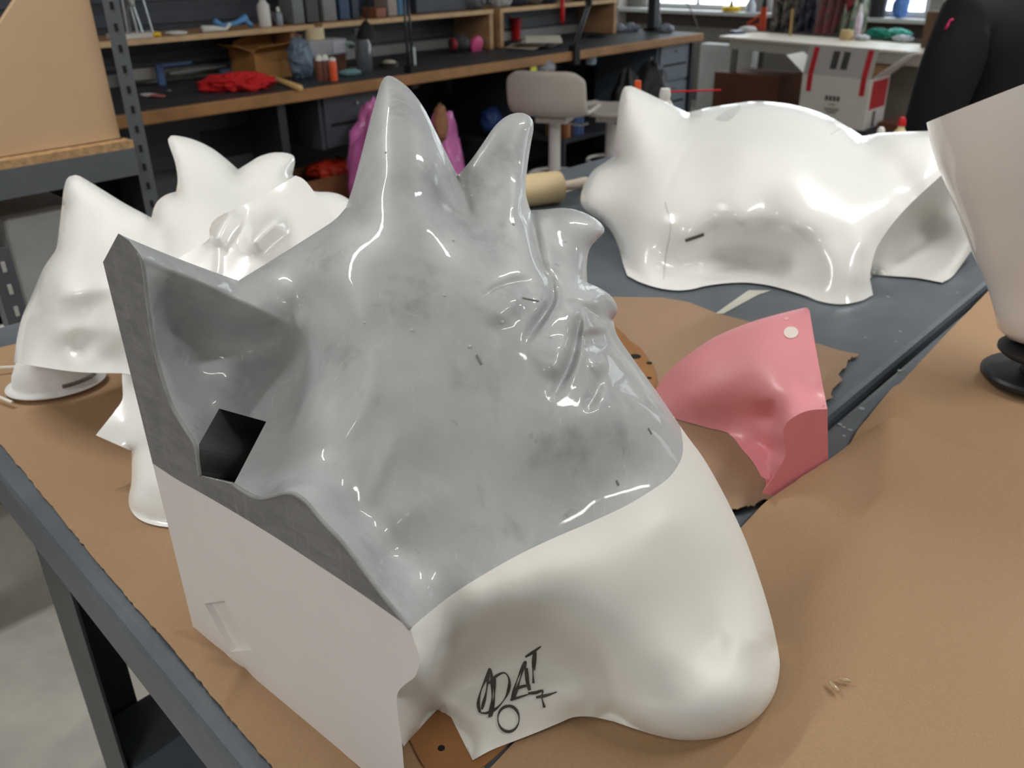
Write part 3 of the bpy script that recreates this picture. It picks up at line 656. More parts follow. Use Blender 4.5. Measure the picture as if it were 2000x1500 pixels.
c1 = [(27, 708, 1.16), (87, 718, 1.13), (157, 727, 1.10), (238, 729, 1.07), (60, 620, 1.18), (120, 640, 1.11), (200, 660, 1.075), (120, 560, 1.12), (200, 560, 1.10), (180, 600, 1.105), (160, 690, 1.115), (220, 700, 1.09),
      (140, 500, 1.17), (150, 430, 1.22), (142, 355, 1.26), (200, 420, 1.21), (230, 500, 1.13), (280, 440, 1.20), (320, 420, 1.19), (330, 500, 1.12), (345, 280, 1.36), (370, 330, 1.30), (390, 400, 1.20), (420, 310, 1.34), (450, 340, 1.32), (420, 460, 1.14),
      (560, 310, 1.38), (520, 350, 1.33), (480, 400, 1.25), (470, 340, 1.33), (600, 400, 1.34), (660, 400, 1.38), (520, 500, 1.15), (320, 600, 1.05), (420, 700, 1.05), (600, 600, 1.15), (720, 600, 1.2), (720, 430, 1.36), (300, 700, 1.05)]
st1 = [([(100, 590), (140, 572), (200, 563), (240, 560)], -.008, 20), ([(80, 632), (150, 625), (230, 640)], .006, 22), ([(120, 668), (160, 668), (230, 652)], .014, 20), ([(110, 700), (200, 704)], -.006, 20), ([(300, 430), (320, 470), (310, 520)], .006, 16)]
R1 = Relief(segs1, c1, st1, reg=3e-5)
build_relief(R1, w1, [('glossy_shell', m_gloss, None)], grid=7, back=(.22, 260, 1.2), back_mat=m_rim)
# its foot reaching down to the table
segs3 = [('c', [(238, 725), (239, 750), (240, 771)], 0, 0), ('r', [(240, 771), (234, 790), (187, 850)], 0, 0), ('c', [(187, 850), (257, 881)], 0, 0), ('s', [(257, 881), (257, 937), (251, 976), (256, 997), (273, 1015), (299, 1025), (330, 1030)], 26, .02),
         ('c', [(330, 1030), (420, 1040), (430, 740), (330, 715), (238, 725)], 0, 0)]
c3 = [(238, 729, 1.075), (240, 771, 1.07), (187, 850, 1.04), (257, 881, 1.03), (215, 830, 1.045), (300, 760, 1.06), (300, 850, 1.02), (300, 940, .985), (273, 1012, .985), (300, 1024, .98), (330, 1030, .977), (400, 1000, .98), (420, 800, 1.05)]
R3 = Relief(segs3, c3, [([(262, 890), (300, 800), (320, 740)], -.006, 16)], reg=3e-5, floor=TZ + .005)
build_relief(R3, w1, [('foot', m_gloss, None)], grid=8, back=(.07, 90, 1.2), back_mat=m_rim, back_name='foot_back')
# ------------------------------------------------------------------ white slab with two bumps
w2 = thing('bumped_casting', 'white slab casting with two rounded bumps leaning between the left casting and the grey one', 'casting', at_d(480., 600., 1.0) * A(1, 1, 0) + A(0, 0, TZ + .006))
segs2 = [('r', [(577, 343), (525, 375), (472, 402), (438, 417)], 0, 0), ('s', [(438, 417), (418, 430), (409, 448), (410, 464), (402, 472)], 14, .012), ('r', [(402, 472), (372, 490), (345, 510), (330, 560)], 0, 0),
         ('c', [(330, 560), (400, 700), (640, 640), (700, 480), (651, 423)], 0, 0), ('r', [(651, 423), (634, 401), (616, 378), (600, 357), (588, 347), (577, 343)], 0, 0)]
c2 = [(577, 343, 1.06), (525, 375, 1.045), (472, 402, 1.03), (420, 430, 1.015), (345, 510, .97), (330, 560, .94), (651, 423, 1.03), (616, 378, 1.05), (600, 450, 1.0), (540, 450, .99), (480, 540, .94), (450, 500, .965), (400, 520, .96), (560, 540, .95), (640, 560, .96), (420, 600, .92), (520, 400, 1.025)]
st2 = [([(448, 424), (436, 442), (426, 462)], -.026, 17, 1), ([(536, 436), (516, 452), (498, 470)], -.030, 21, 1), ([(484, 420), (474, 450), (470, 476)], .006, 11, 1), ([(428, 490), (426, 530)], -.004, 6, 1)]
R2 = Relief(segs2, c2, st2, reg=3e-5)
build_relief(R2, w2, [('face', m_gloss, None)], grid=5, back=(.05, 40, 1.0), back_mat=m_rim)
# ------------------------------------------------------------------ dust mask
m_mask = mat('white mask fabric', srgb(226, 226, 226), .8, var=.04, scale=60, bump=.0004, bscale=400)
mc = at_z(112., 752., TZ + .006); mk = thing('dust_mask', 'white cup dust mask with metal nose clip under the left white casting', 'mask', mc)
ax = at_z(205., 738., TZ) - at_z(20., 768., TZ); ang = math.atan2(ax[1], ax[0]); hl = np.linalg.norm(ax) / 2
prof = [(1.06, .0), (1.06, .02), (.93, .03), (.90, .12), (.84, .35), (.70, .62), (.48, .86), (.22, .97), (.03, 1.0)]
g = G(); cz = .062
for r, t in prof:
    for k in range(40):
        a = 2 * math.pi * k / 40; rid = 1 + (.012 * math.sin(a * 14) if .2 < t < .8 else 0)
        p = rotz(ang) @ A(r * rid * hl * math.cos(a), r * rid * hl * .80 * math.sin(a), 0); g.V.append(tuple(mc + p + A(0, 0, cz * t + (.004 if t == 0 else .005))))
for i in range(len(prof) - 1):
    for k in range(40): a, b = i * 40 + k, i * 40 + (k + 1) % 40; g.F.append((a, b, b + 40, a + 40))
g.F.append(tuple(range(len(g.V) - 40, len(g.V)))); g.F.append(tuple(range(39, -1, -1)))
cup = g.obj('cup', m_mask, mk, smooth=True)
def mpt(a, t, r): p = rotz(ang) @ A(r * hl * math.cos(a), r * hl * .8 * math.sin(a), 0); return mc + p + A(0, 0, cz * t + .0065)
G().tube([mpt(-1.35 + .95 * k / 8, .16, .925) for k in range(9)], .0028, 6).obj('nose_clip', mat('grey metal strip', srgb(112, 110, 106), .4, metal=.6), mk)
m_elastic = mat('white elastic', srgb(235, 233, 225), .7)
for p0, p1 in (((-60, 742), (38, 716)), ((-60, 778), (24, 786))):
    a, b = at_z(*map(float, p0), TZ + .008), at_z(*map(float, p1), TZ + .012); mid = (a + b) / 2 + A(0, .01, .004)
    G().tube([a, mid, b], .0022, 6).obj('strap', m_elastic, mk)
# ------------------------------------------------------------------ white dome with ears on the far part of the table
dome = thing('dome_casting', 'large glossy white domed casting with two pointed ears beyond the pink wedge', 'casting', at_z(1460., 556., TZ) + A(0, .25, .004))
e1 = [(1200, 303), (1203, 270), (1207, 222), (1213, 185), (1221, 169), (1232, 168), (1262, 181), (1300, 199), (1343, 220)]
top = [(1343, 220), (1380, 211), (1430, 203), (1470, 198), (1505, 199), (1545, 204), (1585, 214), (1622, 229), (1656, 248), (1685, 266)]
e2 = [(1685, 266), (1720, 260), (1780, 257), (1832, 256), (1848, 262), (1856, 285), (1864, 318)]
band_i = [(1864, 318), (1839, 342), (1783, 393), (1741, 440), (1713, 483), (1702, 520), (1699, 545)]
botd = [(1705, 576), (1680, 588), (1640, 594), (1600, 588), (1575, 578), (1540, 567), (1500, 557), (1460, 552), (1420, 553), (1380, 558), (1350, 565), (1320, 567), (1285, 562), (1250, 551), (1225, 538)]
lft = [(1225, 538), (1217, 515), (1209, 485), (1196, 455), (1178, 434), (1158, 421), (1141, 407), (1134, 390), (1141, 360), (1160, 332), (1183, 316), (1200, 303)]
segsd = [('s', e1, 34, .05), ('s', top, 90, .10), ('s', e2, 34, .05), ('r', band_i, 0, 0), ('r', [(1699, 545), (1705, 576)], 0, 0), ('r', botd, 0, 0), ('s', lft, 60, .07)]
cd = [(x, y, '0.004') for x, y in botd] + [(1340, 220, 1.97), (1430, 205, 1.93), (1500, 202, 1.90), (1580, 215, 1.87), (1650, 247, 1.83), (1685, 268, 1.82), (1222, 172, 1.99), (1215, 230, 1.95), (1260, 250, 1.90), (1200, 303, 1.93), (1300, 230, 1.96),
      (1270, 330, 1.80), (1160, 380, 1.86), (1200, 420, 1.80), (1250, 420, 1.73), (1260, 500, 1.70), (1310, 540, 1.68), (1350, 340, 1.74), (1450, 300, 1.72), (1550, 300, 1.70), (1620, 300, 1.74), (1400, 400, 1.65), (1500, 400, 1.63), (1600, 400, 1.61), (1350, 470, 1.665), (1450, 445, 1.635), (1550, 450, 1.61),
      (1640, 470, 1.58), (1620, 540, 1.565), (1680, 540, 1.56), (1690, 480, 1.575), (1370, 520, 1.69), (1420, 500, 1.735), (1480, 500, 1.73), (1530, 520, 1.70), (1460, 530, 1.725), (1340, 545, 1.675), (1600, 500, 1.59),
      (1705, 430, 1.60), (1740, 400, 1.63), (1800, 350, 1.67), (1850, 310, 1.70), (1850, 270, 1.74), (1760, 290, 1.74), (1700, 320, 1.74), (1760, 340, 1.70), (1783, 393, 1.66), (1713, 483, 1.60)]
RD = Relief(segsd, cd, [([(1360, 520), (1385, 490), (1430, 474), (1500, 476), (1550, 500), (1575, 535)], -.010, 16), ([(1296, 410), (1318, 330), (1370, 250)], .003, 6)], reg=3e-5, floor=TZ + .004)
build_relief(RD, dome, [('domed_shell', m_gloss, None)], grid=8, back=(.45, 330, 1.1), back_mat=m_rim)
segse = [('r', band_i, 0, 0), ('r', [(1699, 545), (1705, 537), (1740, 539), (1792, 543), (1840, 552)], 0, 0), ('s', [(1840, 552), (1861, 539), (1887, 504), (1911, 465), (1905, 430), (1891, 385), (1876, 340), (1864, 318)], 22, .02)]
ce = [(1864, 318, 1.73), (1839, 342, 1.715), (1783, 393, 1.69), (1741, 440, 1.665), (1713, 483, 1.64), (1700, 530, 1.635), (1705, 537, '0.004'), (1740, 539, '0.004'), (1792, 543, '0.004'), (1840, 552, '0.004'), (1800, 450, 1.80), (1850, 430, 1.76), (1760, 490, 1.76), (1870, 380, 1.76), (1900, 460, 1.72), (1850, 510, 1.70)]
RE = Relief(segse, ce, [], reg=3e-5, floor=TZ + .004)
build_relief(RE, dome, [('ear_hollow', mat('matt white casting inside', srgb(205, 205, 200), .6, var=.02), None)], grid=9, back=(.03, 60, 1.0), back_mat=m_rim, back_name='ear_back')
# seams, a dark slot and filler patches on the dome
m_slot = mat('dark slot', srgb(70, 72, 66), .6)
L = lines([(1339, 470), (1374, 458)], 5); G().tube(at_d(L[:, 0], L[:, 1], RD.front(L) - .001), .0032, 6).obj('slot', m_slot, dome)
def decal(Rf, pts, name, m, root, lift=.0015, grid=8):
    q = catmull(pts + pts[:1], 6)[:-1]; Q, T = cdt([q], grid); V = at_d(Q[:, 0], Q[:, 1], Rf.front(Q) - lift); g = G(); g.V = [tuple(v) for v in V]; g.F = [tuple(t[::-1]) for t in T]
    return g.obj(name, m, root, smooth=True)
m_fill = mat('pale green filler', srgb(214, 219, 214), .3, coat=.4)
decal(RD, [(1398, 232), (1420, 215), (1448, 206), (1438, 222), (1420, 236)], 'filler_patch', m_fill, dome)
for pl in ([(1322, 240), (1345, 230), (1370, 226)], [(1622, 262), (1640, 252), (1662, 250)], [(1300, 395), (1310, 440), (1300, 500), (1296, 545)]):
    L = catmull(pl, 6); G().tube(at_d(L[:, 0], L[:, 1], RD.front(L) - .0002), .0009, 5).obj('seam_line', mat('faint seam', srgb(205, 206, 200), .4), dome)
# ------------------------------------------------------------------ pink wedge
m_pink = mat('pink cast resin', srgb(240, 158, 166), .38, var=.02, scale=9, coat=.15, crough=.2)
m_pinkc = mat('sawn pink face', srgb(218, 124, 132), .6, var=.02)
pk = thing('pink_wedge', 'smooth pink curved wedge casting with one white dot near its top corner', 'casting', at_z(1520., 930., TZ) + A(0, .06, .003))
cutp = [(1616, 799), (1584, 801), (1558, 810), (1536, 827), (1530, 847), (1534, 873), (1534, 890), (1523, 912), (1499, 949), (1488, 964)]
pa, pb = at_z(1618., 920., TZ), at_z(1540., 973., TZ); ptop = at_d(1616., 799., 1.012); pn = np.cross(pb - pa, ptop - pa); pn /= np.linalg.norm(pn); pn = pn if pn @ (EYE - pa) > 0 else -pn
def pf(x, y): return float(depth_of(at_plane(np.array([float(x)]), np.array([float(y)]), pa, pn))[0])
segp = [('s', [(1270, 780), (1283, 756), (1306, 725), (1341, 695), (1393, 660), (1458, 632), (1514, 615), (1570, 601)], 26, .02), ('r', [(1570, 601), (1577, 601), (1581, 606)], 0, 0), ('c', [(1581, 606), (1592, 673), (1605, 743), (1616, 799)], 0, 0),
        ('r', cutp, 0, 0), ('c', [(1488, 964), (1497, 946), (1494, 936), (1486, 930), (1484, 926)], 0, 0), ('r', [(1484, 926), (1471, 903), (1449, 877), (1423, 847), (1376, 834), (1324, 819), (1290, 806), (1270, 780)], 0, 0)]
cp_ = [(x, y, pf(x, y)) for x, y in cutp] + [(1581, 606, 1.13), (1592, 673, 1.085), (1605, 743, 1.045), (1550, 620, 1.135), (1480, 640, 1.15), (1400, 680, 1.17), (1341, 695, 1.20), (1300, 750, 1.21), (1290, 806, '0.003'), (1324, 819, '0.003'), (1376, 834, '0.003'), (1423, 847, '0.003'),
       (1400, 760, 1.135), (1350, 770, 1.16), (1480, 720, 1.10), (1540, 720, 1.075), (1570, 770, 1.04), (1500, 780, 1.075), (1440, 790, 1.125), (1480, 830, 1.115), (1515, 820, 1.075), (1449, 877, 1.115), (1471, 903, 1.10), (1484, 926, 1.085), (1510, 880, 1.085), (1495, 900, 1.095), (1500, 940, 1.055)]
RP = Relief(segp, cp_, [], reg=2e-5, floor=TZ + .003)
build_relief(RP, pk, [('shaped_face', m_pink, None)], grid=6, back=(.10, 120, 1.1), back_mat=m_pinkc)
fo2 = close_loop([catmull(cutp), lines([(1488, 964), (1545, 973), (1618, 920), (1616, 799)])])
Q, T = cdt([fo2], 12); V = at_plane(Q[:, 0], Q[:, 1], pa, pn); V[:, 2] = np.maximum(V[:, 2], TZ + .003); g = G(); g.V = [tuple(v) for v in V]; g.F = [tuple(t[::-1]) for t in T]; g.obj('cut_face', m_pinkc, pk)
decal(RP, [(1545 + 14.5 * math.cos(a), 649 + 11.5 * math.sin(a)) for a in np.linspace(0, 6.28, 15)[:-1]], 'white_dot', mat('white sticker', srgb(245, 232, 225), .5), pk, .0012, 5)
decal(RP, [(1536 + 5 * math.cos(a), 622 + 3 * math.sin(a)) for a in np.linspace(0, 6.28, 10)[:-1]], 'pale_mark', mat('pale pink mark', srgb(248, 186, 190), .5), pk, .0012, 4)
# ------------------------------------------------------------------ black turntable disc and the white cone on it
m_black = mat('black plastic', srgb(34, 35, 38), .38, var=.1)
dc = at_z(2020., 740., TZ + .012); td = thing('pedestal_disc', 'black round pedestal disc under the white cone at the right edge', 'stand', dc)
r_d = 97 / 1700 * depth_of(dc)
G().lathe([(r_d * .96, 0), (r_d, .3), (r_d, .7), (r_d * .95, 1)], dc, dc + A(0, 0, .012), 48).obj('base_disc', m_black, td, autos=40)
G().lathe([(.022, 0), (.018, .5), (.03, 1)], dc + A(0, 0, .012), dc + A(0, 0, .038), 24).obj('stem', m_black, td, autos=40)
tp0 = dc + A(0, 0, .038); r_t = r_d * .80
G().lathe([(r_t * .9, 0), (r_t, .4), (r_t, .7), (r_t * .9, 1)], tp0, tp0 + A(0, 0, .012), 40).obj('top_flange', m_black, td, autos=40)
G().cone(at_z(1990., 690., TZ + .0236), at_z(1990., 690., TZ + .0252), .006, .006, 14).obj('screw_hole', m_hole, td)
cb = tp0 + A(0, 0, .0125)
cn = thing('cone_casting', 'white flared cone casting standing on the black disc at the right edge', 'casting', cb)
dpt = depth_of(cb)
# profile measured on the visible left side
left = [(1992, 664), (1976, 655), (1961, 636), (1953, 590), (1943, 548), (1930, 510), (1913, 465), (1895, 402), (1874, 346), (1853, 290), (1841, 241), (1835, 206)]
axis_b = at_d(2048., 664., dpt); axis_t = at_d(2078., 110., dpt - .10); axd = (axis_t - axis_b)
n = 56; g = G(); prof = []
tx = np.cross(axd / np.linalg.norm(axd), EYE - axis_b); tx /= np.linalg.norm(tx); tx = tx if tx @ IX < 0 else -tx
ty = np.cross(axd / np.linalg.norm(axd), tx)
for (x, y) in left:
    t = np.clip((664 - y) / (664 - 110), 0, 1); c = axis_b + axd * t; d = depth_of(c); rr = ((c - at_d(float(x), float(y), d)) @ IX)
    prof.append((c, max(rr, .01), t))
def ring(c, r, t, lift, inner=0):
    for k in range(n):
        a = 2 * math.pi * k / n; up = axd * (lift * (1 - math.cos(a)) * .5) if lift else 0; g.V.append(tuple(c + up + (tx * math.cos(a) + ty * math.sin(a)) * (r - inner)))
for i, (c, r, t) in enumerate(prof): ring(c, r, t, .26 * max(0, (t - .55) / .28) if t > .55 else 0)
for i, (c, r, t) in list(enumerate(prof))[::-1]: ring(c, r, t, .26 * max(0, (t - .55) / .28) if t > .55 else 0, .006)
m_ = len(prof) * 2
for i in range(m_ - 1):
    for k in range(n): a, b = i * n + k, i * n + (k + 1) % n; g.F.append((a, b, b + n, a + n))
g.F.append(tuple(range(n - 1, -1, -1)))
g.obj('cone_shell', m_gloss2, cn, autos=35)
# ------------------------------------------------------------------ shelving unit at the left with plywood
m_ply = mat('pale plywood', srgb(196, 166, 132), .55, var=.06, scale=3, detail=5, stretch=(1, 1, 1))
m_osb = mat('particle board', srgb(172, 138, 98), .8, var=.25, scale=70)
m_post = mat('slotted grey steel', srgb(88, 92, 97), .5, var=.06, scale=8)
pu, pv = to_uv(at_d(262., 230., 2.29)); SHZ = 1.035
unit = thing('shelving_unit', 'grey slotted steel shelving unit with a particle board shelf at the left', 'shelf', uv(pu - .6, pv + .25, 0))
def post(u, v, fl=1):
    o = G().rbox(u - .02, u + .02, v - .0015, v + .0015, 0, 2.3).rbox(u + fl * .0185, u + fl * .0215, v, v + .04, 0, 2.3).obj('post', m_post, unit)
    for k in range(46):
        if .3 < .05 * k < 2.1: G().rbox(u - .004, u + .004, v - .004, v - .0012, .05 * k, .05 * k + .018).obj('slot', m_hole, o)
post(pu, pv); post(pu - 1.25, pv, -1)
for u, fl in ((pu, 1), (pu - 1.25, -1)): G().rbox(u - .02, u + .02, pv + .45, pv + .453, 0, 2.3).rbox(u + fl * .0185, u + fl * .0215, pv + .41, pv + .45, 0, 2.3).obj('post', m_post, unit)
for z in (SHZ, .45, 1.95):
    G().rbox(pu - 1.23, pu - .02, pv - .01, pv + .455, z - .02, z).obj('shelf_board', m_osb, unit)
    G().rbox(pu - 1.23, pu - .0205, pv - .012, pv - .004, z - .09, z - .02).obj('beam', m_post, unit)
    G().rbox(pu - 1.23, pu - .0205, pv + .452, pv + .46, z - .09, z - .02).obj('beam', m_post, unit)
pl = [at_v(float(x), float(y), pv + .03) for x, y in ((-120, 290), (235, 266), (173, -10), (120, -230), (60, -60), (32, -4), (-2, 48), (-120, 120))]
for p in pl[:2]: p[2] = SHZ + .002
tag(G().prism(pl, VD * .018).obj('plywood_sheet', m_ply, bevel=.001), 'pale plywood sheet with slanted corner standing on the grey shelving unit', 'plywood')
c = at_v(60., 420., pv + .2); m_white = mat('white painted box', srgb(205, 205, 202), .5, var=.04, scale=5)
tag(G().rbox(pu - 1.15, pu - .62, pv + .0, pv + .4, .452, .90).obj('backdrop_block', mat('grey backdrop block', srgb(216, 216, 212), .6, var=.06), bevel=.01), 'grey backdrop block standing in for the wall behind the shelving unit', 'box')  # grey blocks stand in for the pale wall seen under the shelf
tag(G().rbox(pu - .54, pu - .42, pv + .1, pv + .42, .452, .90).obj('backdrop_block', mat('charcoal backdrop block', srgb(48, 50, 54), .6, var=.06), bevel=.01), 'charcoal backdrop block put in for the dark gap between the grey ones', 'box')  # dark block put where only a black gap shows
tag(G().rbox(pu - .36, pu - .16, pv + .05, pv + .4, .452, .88).obj('backdrop_block', mat('mid grey backdrop block', srgb(150, 150, 148), .6, var=.06), bevel=.01), 'mid grey backdrop block standing in for the wall nearest the slotted post', 'box')
# a second, nearer slotted upright and scraps beyond the table's end
np_ = at_d(18., 560., 1.85); nu, nv = to_uv(np_)
st2_ = thing('shelf_upright', 'slotted grey steel upright of a low rack behind the left casting', 'shelf', uv(nu, nv, 0))
o = G().rbox(nu - .02, nu + .02, nv - .0015, nv + .0015, 0, .93).rbox(nu - .0215, nu - .0185, nv, nv + .04, 0, .93).obj('post', m_post, st2_)
for k in range(18): G().rbox(nu - .004, nu + .004, nv - .004, nv - .0012, .05 * k + .03, .05 * k + .052).obj('slot', mat('pale slot glint', srgb(190, 190, 186), .5), o)
G().rbox(nu - .5, nu + .3, nv + .04, nv + .42, .60, .62).obj('shelf_board', m_white, st2_)
for i, (x, y, w, h, cc, lb) in enumerate(((40, 508, .10, .02, (150, 60, 60), 'red and white torn label scrap'), (75, 520, .12, .015, (215, 210, 205), 'crumpled white paper scrap'), (52, 545, .09, .03, (30, 60, 62), 'small dark teal box'))):
    p = at_z(float(x), float(y), .63); tag(blob(p + A(0, 0, h / 2), (w / 2, w / 3, h / 2), .3, 3, i, 14, 10, flat=.621).obj('scrap', mat(lb, srgb(*cc), .7, var=.1), smooth=True), lb + ' on the low rack behind the left casting', 'scrap')
# ------------------------------------------------------------------ the long bench
BZ = .92
m_btop = mat('charcoal bench top', srgb(52, 54, 59), .55, var=.14, scale=7, detail=6)
m_bedge = mat('worn wood edge', srgb(150, 108, 66), .5, var=.2, scale=6, detail=6, stretch=(1, 1, 1))
m_char = mat('charcoal steel panel', srgb(44, 46, 52), .5, var=.08)
m_blk = mat('black parts and bench shade', srgb(16, 16, 19), .7)  # black for dark parts; also stands in for shade under the bench
m_draw = mat('grey drawer steel', srgb(78, 82, 90), .45, var=.07)
m_wood = mat('pine board', srgb(182, 144, 106), .6, var=.15, scale=5, stretch=(.4, .4, 3))
BU0, BU1 = -1.7, 3.98
bench = thing('work_bench', 'long dark topped work bench with worn wooden front edge along the wall', 'bench', uv(1, .35, 0))
G().rbox(BU0, BU1, .012, .76, BZ - .045, BZ).obj('bench_top', m_btop, bench)
G().rbox(BU0, BU1, -.015, .012, BZ - .05, BZ + .001).obj('front_edge', m_bedge, bench, bevel=.006)
G().rbox(BU0, BU1, .66, .68, .0, BZ - .05).obj('shade_panel', m_blk, bench)  # black panel added so the space under the bench looks shaded
G().rbox(BU0, 0.62, .30, .32, .62, BZ - .05).obj('apron_panel', m_char, bench)
for u in (BU0 + .05, .60, 2.2, BU1 - .03): G().rbox(u - .02, u + .02, .04, .62, 0, BZ - .046).obj('leg_panel', m_char, bench)
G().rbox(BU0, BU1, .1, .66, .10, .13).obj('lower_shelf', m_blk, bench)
def drawer_unit(u0, u1, n, label, m):
    t = thing('drawer_cabinet', label, 'cabinet', uv((u0 + u1) / 2, .3, 0)); z0, z1 = .132, BZ - .052
    if n == 1: z0 = .62
    G().rbox(u0, u1, .075, .6, z0, z1).obj('body', m, t, bevel=.003)
    hs = [(z0 + (z1 - z0) * k / n, z0 + (z1 - z0) * (k + 1) / n) for k in range(n)]
    for a, b in hs:
        d = G().rbox(u0 + .02, u1 - .02, .058, .074, a + .01, b - .01).obj('drawer', m, t, bevel=.003)
        c = uv((u0 + u1) / 2, .058, b - .05); G().tube([c, c - VD * .02], .007, 8).obj('knob', mat('bright knob', srgb(190, 190, 190), .25, metal=.8), d)
        G().rbox(u0 + .05, u1 - .05, .0565, .0585, a + (b - a) * .42, a + (b - a) * .48).obj('groove', m_blk, d)
drawer_unit(.82, 1.22, 1, 'charcoal drawer cabinet under the bench above the pink bag', m_draw)
drawer_unit(3.56, 3.94, 3, 'blue grey drawer cabinet at the right end of the bench', mat('blue grey drawer steel', srgb(104, 114, 126), .45, var=.07))
# slat boards on the wall, with pale rail
trimw = struct(G().rbox(-2.6, UB - .01, VB - .012, VB, BZ, 2.2).obj('trim_3', m_slat))
for k, (z, c) in enumerate(((.945, (150, 150, 148)), (1.02, (92, 95, 100)), (1.10, (70, 74, 80)), (1.20, (72, 78, 88)), (1.30, (74, 80, 90)), (1.40, (74, 80, 90)), (1.5, (74, 80, 90)))):
    G().rbox(-2.6, UB - .01, VB - .022, VB - .011, z - .03, z + .028).obj('slat', mat('slat %d' % k, srgb(*c), .5, var=.06), trimw, bevel=.003)
# wall shelves
SZ = 1.14
for u0, u1, ends, lb in ((-1.2, 1.12, (), 'long pine wall shelf nearest the plywood sheet'), (1.17, 2.40, ('r',), 'pine wall shelf in the middle above the respirator'), (2.46, 3.62, ('l', 'r'), 'pine wall shelf near the window above the red cup')):
    t = thing('wall_shelf', lb, 'shelf', uv((u0 + u1) / 2, .6, BZ), 'wall shelves')
    G().rbox(u0, u1, .47, VB - .023, SZ - .02, SZ).obj('board', m_wood, t)
    G().rbox(u0, u1, .466, .4695, SZ - .022, SZ + .001).obj('edge_strip', mat('bare wood edge', srgb(204, 172, 132), .6, var=.12, scale=20), t)
    if 'l' in ends: G().rbox(u0, u0 + .03, .47, VB - .023, BZ + .001, SZ - .021).obj('end_panel', m_wood, t)
    if 'r' in ends: G().rbox(u1 - .03, u1, .47, VB - .023, BZ + .001, SZ - .021).obj('end_panel', m_wood, t)
    if lb.startswith('long'): G().rbox(u1 - .12, u1 - .09, .5, VB - .023, BZ + .001, SZ - .021).obj('end_panel', m_wood, t)
# ------------------------------------------------------------------ things on the bench
def B(x, y, z=BZ): return at_z(float(x), float(y), z)
def Sx(x, y, v, zmin=None): return at_v(float(x), float(y), v)
def pxm(P): return depth_of(P) / FPX
# red cloth
p = B(465, 176); g = blob(p + A(0, 0, .028), (.15, .085, .045), .5, 2.6, 11, 34, 20, R=rotz(.25), flat=BZ + .001)
tag(g.obj('red_cloth', mat('red fleece', srgb(205, 32, 38), .8, var=.12, scale=20), smooth=True), 'crumpled red cloth on the bench', 'cloth')
p = B(507, 177, BZ + .02); 
# hammer
h0, h1 = B(518, 152), B(587, 178); hm = thing('hammer', 'hammer with pale wooden handle lying beside the red cloth', 'hammer', h0)
d = (h1 - h0) / np.linalg.norm(h1 - h0)
G().tube([h0 + A(0, 0, .015), h0 + d * .12 + A(0, 0, .013), h1 + A(0, 0, .013)], [.010, .0115, .014], 10).obj('handle', mat('ash handle', srgb(214, 180, 118), .45, var=.08), hm, smooth=True)
sd = np.cross(d, [0, 0, 1.]); G().bar(h0 - sd * .05 + A(0, 0, .018), h0 + sd * .06 + A(0, 0, .018), .03, .032).obj('head', mat('black hammer head', srgb(38, 38, 42), .4, metal=.4), hm, bevel=.004)
# open cardboard box
m_card = mat('brown cardboard', srgb(176, 126, 72), .75, var=.06, scale=6)
cbx = B(545, 150) + VD * .08; cu, cv = to_uv(cbx); bx = thing('cardboard_box', 'open brown cardboard box with raised flaps standing on the bench', 'box', uv(cu, cv, BZ))
G().rbox(cu - .14, cu + .12, cv - .11, cv - .107, BZ, BZ + .125).obj('side', m_card, bx); G().rbox(cu - .14, cu + .12, cv + .107, cv + .11, BZ, BZ + .125).obj('side', m_card, bx)
G().rbox(cu - .14, cu - .137, cv - .107, cv + .107, BZ, BZ + .125).obj('side', m_card, bx); G().rbox(cu + .117, cu + .12, cv - .107, cv + .107, BZ, BZ + .125).obj('side', m_card, bx); G().rbox(cu - .137, cu + .117, cv - .107, cv + .107, BZ, BZ + .003).obj('bottom', m_card, bx)
def flap(pts, m, root, name='flap'): 
    n_ = np.cross(pts[1] - pts[0], pts[2] - pts[0]); n_ /= np.linalg.norm(n_); return G().prism(pts, n_ * .003).obj(name, m, root)
flap([uv(cu - .137, cv - .108, BZ + .125), uv(cu + .117, cv - .108, BZ + .125), uv(cu + .10, cv - .19, BZ + .165), uv(cu - .16, cv - .19, BZ + .155)], m_card, bx)
flap([uv(cu - .137, cv + .108, BZ + .125), uv(cu + .117, cv + .108, BZ + .125), uv(cu + .10, cv + .13, BZ + .185), uv(cu + .02, cv + .13, BZ + .185), uv(cu - .10, cv + .12, BZ + .16)], m_card, bx)
flap([uv(cu - .139, cv - .105, BZ + .125), uv(cu - .139, cv + .105, BZ + .125), uv(cu - .21, cv + .09, BZ + .155), uv(cu - .21, cv - .09, BZ + .155)], m_card, bx)
flap([uv(cu + .119, cv - .105, BZ + .125), uv(cu + .119, cv + .105, BZ + .125), uv(cu + .15, cv + .09, BZ + .18), uv(cu + .15, cv - .09, BZ + .18)], m_card, bx)
# blue grey rag bag
p = B(600, 155); tag(blob(p + VD * .04 + A(0, 0, .085), (.055, .05, .10), .45, 2.4, 5, 26, 20, flat=BZ + .001).obj('blue_bag', mat('blue grey plastic bag', srgb(110, 128, 150), .4, var=.2, scale=14), smooth=True), 'crumpled blue grey plastic bag beside the cardboard box', 'bag')
